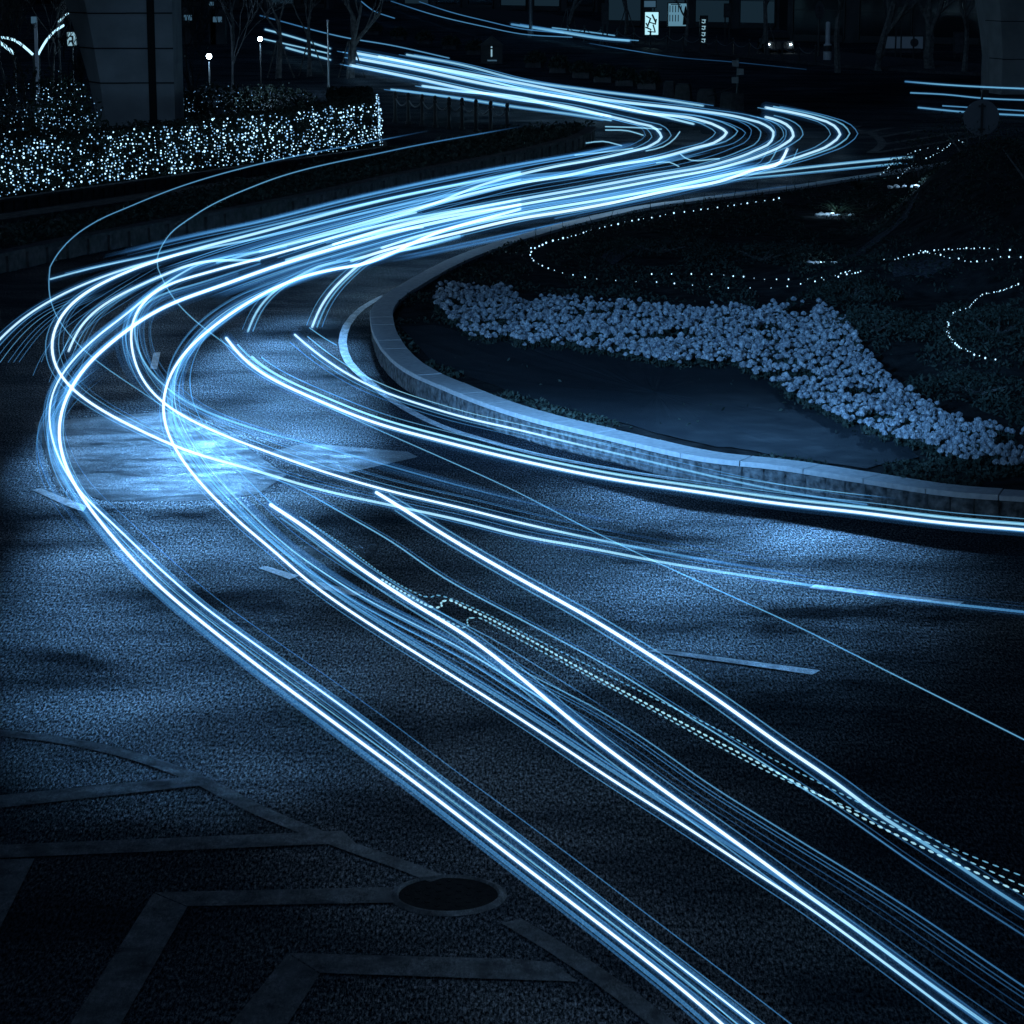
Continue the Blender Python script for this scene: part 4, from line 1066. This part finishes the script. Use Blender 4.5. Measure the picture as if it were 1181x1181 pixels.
for i, (px, py, h, r, lb) in enumerate(((966, 84, 10, .18, 'dark tree trunk left of the pale hoarding at top right'), (1012, 82, 10, .25, 'thick dark tree trunk in front of the hoarding'),
                                        (1072, 82, 9, .3, 'broad dark tree right of the hoarding'), (1112, 86, 8, .16, 'dark tree beside the right column'), (655, 40, 9, .2, 'propped dark tree at the top behind the street trails'),
                                        (722, 42, 9, .16, 'propped dark tree left of the lit shop sign'), (885, 66, 9, .18, 'propped dark tree right of the vertical sign'), (790, 55, 9, .12, 'thin dark tree before the lit poster'), (268, 66, 7, .12, 'bare tree between the lamp and the propped trees'))):
    p = P(px, py, 0); bare_tree(p.x, p.y, 0, h, r, lb, 120 + i, 0, i in (4, 5, 6))

# ------------------------------------------------------------ viaduct: two columns, deck with lamps
va = empty('viaduct', (-13.3, 80, 0), 'grey panelled concrete viaduct columns carrying a deck above the picture', 'viaduct')
vo = va.location.copy()
DZ = 9.0
def column(px0, px1, Y, depth, flare, split, joints, z0=0):
    x0 = (px0 - 590.5) * Y / 3100; x1 = (px1 - 590.5) * Y / 3100; xs_ = x0 + (x1 - x0) * split
    b = MB()
    def sect(z):
        f = flare * max(0, (z - 1.6) / (DZ - 1.6)) ** 1.25
        return [(x0 - f * .85, Y + depth * .35, z), (x0 + (xs_ - x0) * .0 - f * .5 + .38, Y - .02, z), (xs_ - .0, Y, z), (x1, Y + .02, z), (x1, Y + depth, z), (x0 - f * .85, Y + depth, z)]
    zs = [z0, 1.6, 2.6, 3.6, 4.6, 5.8, 7.2, DZ]
    vs = [v for z in zs for v in sect(z)]; n = 6
    fs = [(i * n + k, i * n + (k + 1) % n, (i + 1) * n + (k + 1) % n, (i + 1) * n + k) for i in range(len(zs) - 1) for k in range(n)]
    b.add(vs, fs + [tuple(range(n))[::-1], tuple((len(zs) - 1) * n + k for k in range(n))])
    col_ = b.build('column', M['concrete'], va, off=vo)
    jb = MB()
    for zj in joints:
        s_ = sect(zj); q = [Vector(v) for v in s_]
        for a_, b_ in ((0, 1), (1, 2), (2, 3)):
            m_ = q[a_].lerp(q[b_], .5); d_ = q[b_] - q[a_]
            jb.box((m_.x, m_.y - .004, zj + random.uniform(-.01, .01)), (d_.length, .03, .035), math.atan2(d_.y, d_.x))
    # recessed drain channel on the dark side
    xc = x0 + (x1 - x0) * .74
    jb.box((xc, Y + .005, (DZ + z0) / 2), (.22, .04, DZ - z0 - .1))
    o = jb.build('panel_joint', M['joint'], col_, off=None)
    o.location = -vo
    return x0, x1
column(110, 205, 79.5, 2.2, 2.6, .45, [2.55, 3.55, 4.55], .0)
column(1139, 1245, 117, 3.0, 2.0, .24, [1.5, 3.1, 4.7])
v0, v1 = Vector((-13.0, 80.8, 0)), Vector((23.5, 118.5, 0)); vd = (v1 - v0).normalized(); vn = Vector((vd.y, -vd.x, 0))
a_ = v0 - vd * 22; z_ = v1 + vd * 22
b = MB(); m_ = a_.lerp(z_, .5); rz = math.atan2(vd.y, vd.x); LV = (z_ - a_).length
b.box((m_.x, m_.y, DZ + .6), (LV, 5.0, 1.2), rz); b.box((m_.x, m_.y, DZ + 1.45), (LV, 8.6, .5), rz)
for s_ in (-1, 1):
    q = m_ + vn * s_ * 4.2; b.box((q.x, q.y, DZ + 2.15), (LV, .22, .9), rz)
b.build('deck', M['concrete'], va, off=vo)

def offscreen_lamp(x, y, z, h, arm, label, power, aim, group='lamps on the viaduct deck', col_=(.34, .62, 1.0), size=95, rad=.28):
    e = empty('offscreen_lamp', (x, y, z), label, 'street lamp', group)
    MB().lathe([(.12, 0), (.12, .3), (.075, .35), (.05, h)], n=10).build('pole', M['greymetal'], e)
    ax = Vector(arm)
    MB().tube([(0, 0, h - .1), ax * .4 + Vector((0, 0, h + .25)), ax + Vector((0, 0, h + .3))], .035, 6).build('arm', M['greymetal'], e)
    MB().box(ax + Vector((0, 0, h + .3)), (.3, .7, .12), math.atan2(ax.y, ax.x) + 1.57).build('lamp_head', M['greymetal'], e)
    MB().box(ax + Vector((0, 0, h + .225)), (.24, .6, .03), math.atan2(ax.y, ax.x) + 1.57).build('lamp_lens', M['lampglow'], e)
    ld = bpy.data.lights.new('lamp_light', 'SPOT'); ld.energy = power; ld.color = col_; ld.spot_size = R(size); ld.spot_blend = .8; ld.shadow_soft_size = rad
    lo = bpy.data.objects.new('lamp_light', ld); COL.objects.link(lo); lo.parent = e; lo.location = ax + Vector((0, 0, h + .1))
    d = Vector(aim) - Vector((x, y, z)) - lo.location
    lo.rotation_euler = d.to_track_quat('-Z', 'Y').to_euler()
    return e
def deck_pt(px):
    k = (px - 590.5) / 3100; t = (k * v0.y - v0.x) / ((v1.x - v0.x) - k * (v1.y - v0.y)); q = v0.lerp(v1, t) + vn * 4.0
    return q
def pool_lamp(dpx, h, px, py, w, hpx, power, label, pos=None):
    """a floodlight on the deck parapet, or an added lamp at pos, whose beam makes a pool of light at picture point (px, py)"""
    if pos is None:
        q = deck_pt(dpx); base = Vector((q.x, q.y, DZ + 1.7)); arm = vn * .9
    else: base = Vector(pos); arm = Vector((.6, .2, 0))
    t_ = P(px, py, 0 if pos is None else .4)
    e = offscreen_lamp(base.x, base.y, base.z, h, arm, label, power, t_, group=None, col_=(.165, .48, 1.0), rad=.12 if w < 500 else .9)
    lo = [c for c in e.children if c.type == 'LIGHT'][0]
    L0 = base + lo.location; d = (t_ - L0).length; el = math.asin((L0.z - t_.z) / d)
    ah = (w / 2 * t_.y / 3100) / d
    y0, y1 = P(px, py - hpx / 2, 0).y, P(px, py + hpx / 2, 0).y; av = ((y0 - y1) / 2 * math.sin(el)) / d
    big = max(ah, av); lo.data.spot_size = 2 * math.atan(big); lo.data.spot_blend = 1.0
    lo.scale = (ah / big, av / big, 1)
    return e
pool_lamp(880, 5.2, 840, 612, 560, 250, LAMP[0], 'tall floodlight on the viaduct deck above the middle of the road')
pool_lamp(300, 3.0, 300, 470, 330, 330, LAMP[1], 'short floodlight on the viaduct deck above the left bend')
pool_lamp(150, 3.4, 165, 525, 330, 170, LAMP[2], 'short floodlight on the viaduct deck right of the large column')
pool_lamp(105, 6.0, 110, 660, 260, 300, LAMP[3], 'tall floodlight on the viaduct deck above the large column')
pool_lamp(215, 7.5, 210, 812, 560, 100, LAMP[4], 'tallest floodlight on the viaduct deck near the left bend')
pool_lamp(640, 5.5, 560, 640, 900, 330, LAMP[5], 'floodlight on the viaduct deck at mid span')
pool_lamp(0, 13.0, 690, 492, 1000, 60, LAMP[7], 'added tall lamp out of view lighting the planter coping', (-7.5, 13, 0))  # extra lamp added out of view to brighten the coping
pool_lamp(0, 9.0, 800, 440, 1150, 330, LAMP[6], 'added tall lamp out of view lighting the flower garden', (-8.5, 6, 0))  # unseen lamp added so the flowers and garden are lit

# small lit lamps among the trees at upper left
for (px, py, Y, lb, pw_) in ((241, 65, 100, 'small glowing globe lamp right of the large column', 260), (300, 45, 118, 'small glowing globe lamp left of the bare trees', 260)):
    p = at_depth(px, py, Y); e = empty('globe_lamp', (p.x, Y, 0), lb, 'street lamp', 'globe lamps among the trees')
    MB().lathe([(.09, 0), (.09, .2), (.04, .3), (.03, p.z - .2)], n=8).build('pole', M['iron'], e)
    MB().ball((0, 0, p.z), .10, 12, 8).build('globe', M['lampglow'], e, True)
    ld = bpy.data.lights.new('lamp_light', 'POINT'); ld.energy = pw_; ld.color = (.4, .7, 1); ld.shadow_soft_size = .19
    lo = bpy.data.objects.new('lamp_light', ld); COL.objects.link(lo); lo.parent = e; lo.location = (0, -.4, p.z)

# glowing arches and lit things at far upper left
def bent(pts, Y, w, label, name='light_arch', m='signlit'):
    c = [at_depth(x, y, Y) for x, y in spline([(a, b__, 0) for a, b__ in pts], 6) for _ in (0,)] if False else [at_depth(s_[0], s_[1], Y) for s_ in spline(pts, 6)]
    o0 = c[0]; e = empty(name, o0, label, 'light arch', 'glowing arches behind the trees')
    MB().tube([p - o0 for p in c], w, 6).build('tube', emis('arch_glow', (.45, .8, 1), 1.6), e)
    MB().tube([(0, .12, 0), (0, .12, -o0.z)], .05, 6).build('post', M['metal'], e)
bent([(44, 63), (50, 52), (58, 41), (66, 34), (74, 29)], 110, .05, 'curved glowing tube just left of the large column')
bent([(38, 63), (28, 54), (16, 46), (0, 43), (-10, 43)], 112, .055, 'upper curved glowing tube at the left edge')
bent([(16, 62), (8, 55), (0, 49), (-12, 44)], 108, .07, 'lower curved glowing tube at the left edge')
bent([(67, 26), (74, 19), (84, 11)], 110, .04, 'short glowing tube at the top beside the large column')
p = at_depth(42, 56, 105); e = empty('lit_post', (p.x, 105, 0), 'pale lit post at upper left', 'post')
t = at_depth(39, 20, 105); MB().box((0, 0, t.z / 2), (.12, .12, t.z)).build('post', mat('pale_post', (.5, .5, .55), .5), e); MB().box((-.05, -.02, t.z - .1), (.2, .14, .25)).build('head', M['signdim'], e)
p = at_depth(83, 45, 102); e = empty('small_sign', (p.x, 102, 0), 'small lit square sign with a dark emblem beside the large column', 'sign')
MB().box((0, 0, p.z), (.34, .06, .5)).build('panel', M['signlit'], e); MB().tube([(0, .06, 0), (0, .06, p.z)], .03, 6).build('post', M['metal'], e)
b = MB(); b.box((-.02, -.04, p.z + .1), (.16, .02, .05)).box((.04, -.04, p.z), (.05, .02, .2)).box((-.02, -.04, p.z - .08), (.16, .02, .05)); b.build('emblem', M['signmark'], e)
# distant lit kiosks above
for i, (px, py, w, h, lb) in enumerate(((218, 20, 9, 6, 'leftmost of the lit windows right of the large column'), (245, 4, 5, 4, 'small lit window above the globe lamp'), (252, 22, 10, 6, 'wide lit window right of the globe lamp'))):
    p = at_depth(px, py, 170); e = empty('lit_kiosk', (p.x, 170, 0), lb, 'kiosk', 'far lit kiosks')
    MB().box((0, 0, p.z / 2 + .3), (w * .09, 1.2, p.z + .6)).build('booth', M['facade'], e)
    MB().box((0, -.63, p.z), (w * .055, .04, h * .055)).build('window', M['signdim'], e)

# pale slim pole and white marker post among trees
p = P(379, 102, 0); t = at_depth(375, 24, p.y)
e = empty('slim_pole', p, 'slim pale pole standing in front of the thick bare tree', 'pole')
MB().lathe([(.06, 0), (.06, .1), (.045, .2), (.04, t.z)], n=8).build('shaft', M['greymetal'], e); MB().ball((0, 0, t.z), .06, 8, 5).build('finial', M['greymetal'], e)
p = P(612, 43, 0); e = empty('lamp_post', p, 'grey lamp post rising out of the picture at the top street', 'pole')
MB().lathe([(.2, 0), (.2, .5), (.12, .6), (.09, 9)], n=10).build('shaft', M['greymetal'], e); MB().box((0, -1.0, 9), (.12, 2.2, .1)).build('arm', M['greymetal'], e)

# ------------------------------------------------------------ bollards and chains
bm1 = MB().lathe([(.11, 0), (.11, .08), (.07, .12), (.065, .85), (.09, .88), (.09, .95), (.05, .98), (.075, 1.05), (.05, 1.12), (.01, 1.14)], n=10).mesh('post'); bm1.materials.append(M['metal'])
bpts = [(456, 141), (471, 143), (487, 145), (502, 147), (518, 149), (533, 150), (549, 152), (566, 154), (585, 157)]
prev = None
names = ['first', 'second', 'third', 'fourth', 'fifth', 'sixth', 'seventh', 'eighth', 'ninth']
for i, (px, py) in enumerate(bpts):
    p = P(px, py, 0); e = empty('bollard', p, names[i] + ' chained bollard counted from the lit hedge', 'bollard', 'chained bollards right of the hedge')
    o = bpy.data.objects.new('post', bm1); COL.objects.link(o); o.parent = e
    if i < len(bpts) - 1:
        q = P(*bpts[i + 1], 0) - p
        pts = [Vector((q.x * t / 8, q.y * t / 8, .92 - .28 * (1 - (t / 4 - 1) ** 2))) for t in range(9)]
        MB().tube(pts, .025, 5).build('chain', M['greymetal'], e)
# far chained posts before the shops
fp = []
for i in range(16):
    px = 655 + i * 19; fp.append((px, 46 + i * 1.9))
for i, (px, py) in enumerate(fp):
    p = P(px, py, 0); e = empty('street_bollard', p, 'slim dark chained bollard along the far pavement before the shops', 'bollard', 'chained bollards before the shops')
    MB().lathe([(.08, 0), (.05, .1), (.05, .9), (.08, .95), (.02, 1.05)], n=6).build('post', M['metal'], e)
    if i < 15:
        q = P(*fp[i + 1], 0) - p
        MB().tube([Vector((q.x * t / 6, q.y * t / 6, .85 - .3 * (1 - (t / 3 - 1) ** 2))) for t in range(7)], .02, 4).build('chain', M['greymetal'], e)

# ------------------------------------------------------------ median with planted boxes
mp = [(432, 40), (460, 46), (490, 51), (520, 57), (548, 63), (617, 78), (645, 84), (672, 90), (697, 95), (722, 99), (748, 103)]
ordn = ['first', 'second', 'third', 'fourth', 'fifth', 'sixth', 'seventh', 'eighth', 'ninth', 'tenth', 'eleventh']
for i, (px, py) in enumerate(mp):
    p = P(px, py, 0); e = empty('planter_box', p, ordn[i] + ' bushy planter box along the median counted from the left', 'planter', 'planter boxes on the median')
    MB().box((0, 0, .13), (.9, .42, .26), -.5).build('box', M['wallrib'], e)
    MB().box((0, 0, .27), (.84, .36, .03), -.5).build('soil', M['soil'], e)
    b = MB(); leafy(b, (0, 0, .27), .62, .5, .62, 420, .17, i + 200); b.build('bush', M['leafdark'], e)
for i, (px, py, w) in enumerate(((772, 112, .5), (788, 115, .7), (815, 122, .8), (838, 126, .5))):
    p = P(px, py, 0); e = empty('barrier_block', p, ordn[i] + ' pale barrier block on the median counted from the planters', 'barrier', 'barrier blocks on the median')
    MB().box((0, 0, .3), (w, .4, .6), -.3, taper=.85).build('body', M['wallrib'], e); MB().box((0, 0, .64), (w * .7, .3, .07), -.3).build('cap', M['metal'], e)
p = P(850, 128, 0); e = empty('signal_post', p, 'dark signal post with stacked square plates at the end of the median', 'traffic signal')
MB().box((0, 0, .35), (.5, .4, .7)).build('cabinet', M['wallrib'], e); MB().lathe([(.05, .7), (.045, 2.05)], n=8).build('pole', M['metal'], e)
for k in range(3):
    MB().box((.1 if k % 2 else -.1, -.06, 1.2 + k * .32), (.26, .08, .24)).build('plate', M['greymetal'], e)
# keep-right arrow arms
MB().tube([(-.2, 0, .9), (-1.2, -.2, .55)], .03, 6).build('stay', M['metal'], e)

# information hut
p = P(567, 73, 0); e = empty('sign_hut', p, 'small dark gabled hut with a white letter i on its face', 'information sign')
w_, h_ = 1.15, .95
b = MB(); b.prism([(-w_ / 2, -.3), (w_ / 2, -.3), (w_ / 2, .3), (-w_ / 2, .3)], 0, h_); b.build('body', M['facade'], e)
b = MB(); b.add([(-w_ / 2 - .08, -.36, h_), (w_ / 2 + .08, -.36, h_), (0, -.36, h_ + .5), (-w_ / 2 - .08, .36, h_), (w_ / 2 + .08, .36, h_), (0, .36, h_ + .5)], [(0, 1, 2), (5, 4, 3), (0, 2, 5, 3), (1, 4, 5, 2), (0, 3, 4, 1)]); b.build('roof', M['metal'], e)
def text(s, size, loc, m, parent, name='lettering', rot=(R(90), 0, 0), ext=.01):
    cu = bpy.data.curves.new(name, 'FONT'); cu.body = s; cu.size = size; cu.extrude = ext; cu.align_x = 'CENTER'; cu.align_y = 'CENTER'
    o = bpy.data.objects.new(name, cu); COL.objects.link(o)
    dg = bpy.context.evaluated_depsgraph_get(); me = bpy.data.meshes.new_from_object(o.evaluated_get(dg)); bpy.data.objects.remove(o)
    o = link(name, me, m, parent); o.location = loc; o.rotation_euler = rot; return o
text('i', .85, (0, -.32, .62), M['signlit'], e)
text('.....', .3, (.0, -.32, .22), M['signdim'], e) if False else MB().box((0.03, -.31, .16), (.5, .02, .07)).build('caption_strip', M['signdim'], e)

# ------------------------------------------------------------ shops along the far street
def far_building(px0, px1, py, h, label, seed, deep=12):
    a, c = P(px0, py, 0), P(px1, py + (px1 - px0) * .02, 0); w = (c - a).length; m_ = a.lerp(c, .5); rz = math.atan2(c.y - a.y, c.x - a.x)
    e = empty('shop_building', m_, label, 'building', 'dark buildings along the far street', rz)
    MB().box((0, deep / 2, h / 2), (w - .2, deep, h)).build('wall', M['facade'], e)
    rnd = random.Random(seed); k = max(2, int(w / 3.4)); st = w / k
    for i in range(k):
        x = -w / 2 + st * (i + .5)
        MB().box((x, -.02, 1.5), (st * .74, .08, 2.4)).build('shop_window', M['glassdim'] if rnd.random() < .4 else M['glass'], e)
        MB().box((x, -.08, 3.1), (st * .85, .2, .5)).build('fascia', M['metal'], e)
        b = MB()
        for sx in (-1, 1): b.box((x + sx * st * .39, -.09, 1.5), (.09, .12, 2.5))
        b.box((x, -.09, .25), (st * .74, .1, .4)); b.box((x, -.08, 2.0), (st * .74, .06, .06)); b.build('window_frame', M['metal'], e)
    fl = int((h - 4) / 3)
    for f in range(fl):
        for i in range(k):
            x = -w / 2 + st * (i + .5); wz = 5.3 + f * 3
            o = MB().box((x, -.03, wz), (st * .5, .08, 1.5)).build('window', M['glass'], e)
            MB().box((x, -.08, wz - .82), (st * .58, .2, .1)).build('sill', M['concrete'], o)
    MB().box((0, -.15, h + .1), (w, .5, .3)).build('cornice', M['metal'], e)
    return e
far_building(-520, -60, 0, 13, 'dark building off the left end of the street', 1)
far_building(-50, 380, 2, 14, 'dark building behind the lit kiosks at upper left', 2)
far_building(392, 690, 8, 12, 'dark building behind the top of the street', 3)
far_building(696, 900, 30, 12, 'dark building with the lit shop sign and poster', 4)
far_building(906, 1140, 48, 13, 'dark building behind the oval sign', 5)
far_building(1150, 1700, 54, 12, 'dark building at the right edge of the street', 6)

def panel(px0, py0, px1, py1, Y, label, m, name='shop_sign', cat='sign', group=None, depth=.12):
    a, c = at_depth(px0, py0, Y), at_depth(px1, py1, Y); w, h = abs(c.x - a.x), abs(c.z - a.z); x, z = (a.x + c.x) / 2, (a.z + c.z) / 2
    e = empty(name, (x, Y, 0), label, cat, group)
    MB().box((0, 0, z), (w, depth, h)).build('panel', m, e)
    b = MB()
    for s_ in (-1, 1): b.box((s_ * (w / 2 + .03), 0, z), (.06, depth + .04, h + .12)); b.box((0, 0, z + s_ * (h / 2 + .03)), (w, depth + .04, .06))
    b.build('frame', M['metal'], e)
    b = MB()
    for s_ in (-.4, .4): b.box((s_ * w, .03, (z - h / 2) / 2), (.08, .08, max(.1, z - h / 2)))
    b.build('leg', M['metal'], e)
    return e, w, h, z
e, w, h, z = panel(744, 14, 759, 40, 168, 'bright shop sign with bold dark characters at the top', emis('shop_sign_light', (.40, .74, .85), 1.2), depth=.2)
random.seed(44)
b = MB()
for (x, zz, ww, hh, r_) in ((-.22, .38, .3, .07, .5), (-.15, .1, .09, .5, .35), (.14, .3, .1, .55, -.45), (.05, .02, .45, .07, .3), (-.2, -.3, .4, .08, .4), (.15, -.28, .08, .45, -.3), (.25, .1, .08, .35, .2), (-.28, -.1, .08, .3, -.5), (.0, -.5, .5, .06, .1)):
    b.box((x, -.115, z + zz), (ww, .03, hh), M=Matrix.Rotation(r_, 4, 'Y'))
b.build('characters', M['signmark'], e)
panel(743, 1, 756, 8, 168, 'dim narrow sign above the bright shop sign', M['signdim'])
e, w, h, z = panel(771, 4, 793, 30, 166, 'pale lit poster with dark columns of text and a standing figure shape', emis('poster_light', (.11, .26, .36), .9), 'poster_board', 'poster')
b = MB()
for k in range(9): b.box((-.5 + (k % 5) * .17, -.08, z + .35 - (k // 5) * .55), (.05, .02, .4))
b.box((-.15, -.08, z + .62), (.6, .02, .05)); b.build('text_columns', M['signmark'], e)
b = MB(); b.add([(.28, -.09, z - .6), (.52, -.09, z - .6), (.55, -.09, z + .1), (.5, -.09, z + .5), (.42, -.09, z + .52), (.33, -.09, z + .1)], [(0, 1, 2, 3, 4, 5)]); b.build('figure', M['signmark'], e)
e, w, h, z = panel(808, 19, 815, 50, 160, 'narrow upright sign with a column of pale characters', M['facade'], 'upright_sign')
b = MB()
for k in range(4):
    zz = z + .58 - k * .37; b.box((0, -.08, zz), (.22, .02, .05)); b.box((.06, -.08, zz - .09), (.05, .02, .18)); b.box((-.05, -.08, zz - .16), (.16, .02, .05), M=Matrix.Rotation(.4, 4, 'Y'))
b.build('characters', M['signlit'], e)
panel(695, 5, 701, 27, 165, 'slim pale notice board left of the lamp-lit shops', M['wallrib'], 'notice_board', 'notice board')
panel(836, 5, 842, 19, 165, 'small dim sign right of the upright sign', M['wallrib'])
e, w, h, z = panel(1020, 42, 1064, 56, 158, 'long pale hoarding with a round emblem at upper right', M['white'], 'hoarding', 'hoarding')
b = MB(); b.lathe([(.24, -.01), (.24, .01)], n=20); mr_ = Matrix.Translation((.62, -.08, z)) @ Matrix.Rotation(R(90), 4, 'X'); b.v = [tuple(mr_ @ Vector(v)) for v in b.v]; b.build('emblem', M['facade'], e)
panel(1016, 57, 1060, 68, 157.6, 'dim lower hoarding under the long pale one', M['wallrib'], 'hoarding', 'hoarding')
panel(1020, 0, 1036, 7, 150, 'left of two direction signs at the top right', M['wallrib'], 'direction_sign', 'sign')
panel(1039, 0, 1057, 6, 150, 'right of two direction signs at the top right', M['wallrib'], 'direction_sign', 'sign')
panel(1101, 38, 1110, 60, 150, 'small pale board beside the right column', M['wallrib'], 'notice_board', 'notice board')
# oval sign on its post
Y = 150; p = at_depth(945, 12, Y); e = empty('oval_sign', (p.x, Y, 0), 'oval dim sign on a post at the top right of centre', 'sign')
b = MB(); b.lathe([(.25, -.03), (.25, .03)], n=24); mr_ = Matrix.Translation((0, -.06, p.z)) @ Matrix.Rotation(R(90), 4, 'X') @ Matrix.Diagonal((1, 1.9, 1, 1)); b.v = [tuple(mr_ @ Vector(v)) for v in b.v]; b.build('disc', M['wallrib'], e)
b = MB(); b.box((0, -.1, p.z + .18), (.2, .02, .04)).box((0, -.1, p.z - .02), (.26, .02, .04)).box((0, -.1, p.z + .06), (.05, .02, .22)).box((0, -.1, p.z - .2), (.16, .02, .04)); b.build('emblem', M['signmark'], e)
MB().lathe([(.06, 0), (.05, p.z - .45)], n=8).build('post', M['metal'], e)
p = P(954, 72, 0); e = empty('marker_post', p, 'pale round post below the oval sign', 'post')
MB().lathe([(.22, 0), (.22, .95), (.13, 1.0), (.12, 2.1), (.05, 2.15)], n=12).build('shaft', M['white'], e); MB().lathe([(.24, .6), (.24, .9)], n=12).build('band', M['metal'], e)
# parked car with headlights at top right
p = P(895, 62, 0); e = empty('parked_car', p, 'dark car with two small headlights on at the far street', 'car')
b = MB(); b.box((0, 0, .55), (1.75, 4.2, .55), taper=.94); b.box((0, .3, 1.05), (1.5, 2.2, .5), taper=.8); o = b.build('body', M['metal'], e)
md = o.modifiers.new('bevel', 'BEVEL'); md.width = .08; md.segments = 2
for s_ in (-1, 1):
    MB().ball((s_ * .62, -2.1, .62), .06, 8, 5, .7).build('headlight', M['lampglow'], e)
    for yy in (-1.3, 1.3):
        mr_ = Matrix.Translation((s_ * .82, yy, .31)) @ Matrix.Rotation(R(90), 4, 'Y'); b = MB(); b.lathe([(.31, -.1), (.31, .1)], n=16); b.v = [tuple(mr_ @ Vector(v)) for v in b.v]; b.build('wheel', M['iron'], e)
MB().box((0, -.83, 1.08), (1.25, .03, .32), M=Matrix.Rotation(-.3, 4, 'X')).build('windscreen', M['glass'], e)
# far pavement kerb along the shops
b = MB(); c = [P(x, y, .001) for x, y in spline([(380, 4), (560, 22), (680, 46), (800, 60), (930, 74), (1060, 84), (1300, 92)], 20)]
o2 = offset_curve(c, -7.0)
vs = []
for a_, d_ in zip(c, o2): vs += [(a_.x, a_.y, .0), (a_.x, a_.y, .14), (d_.x, d_.y, .14)]
b.add(vs, [(3 * i + k, 3 * i + 3 + k, 3 * i + 4 + k, 3 * i + 1 + k) for i in range(len(c) - 1) for k in (0, 1)])
tag(b.build('pavement', M['wallrib']), kind='structure')
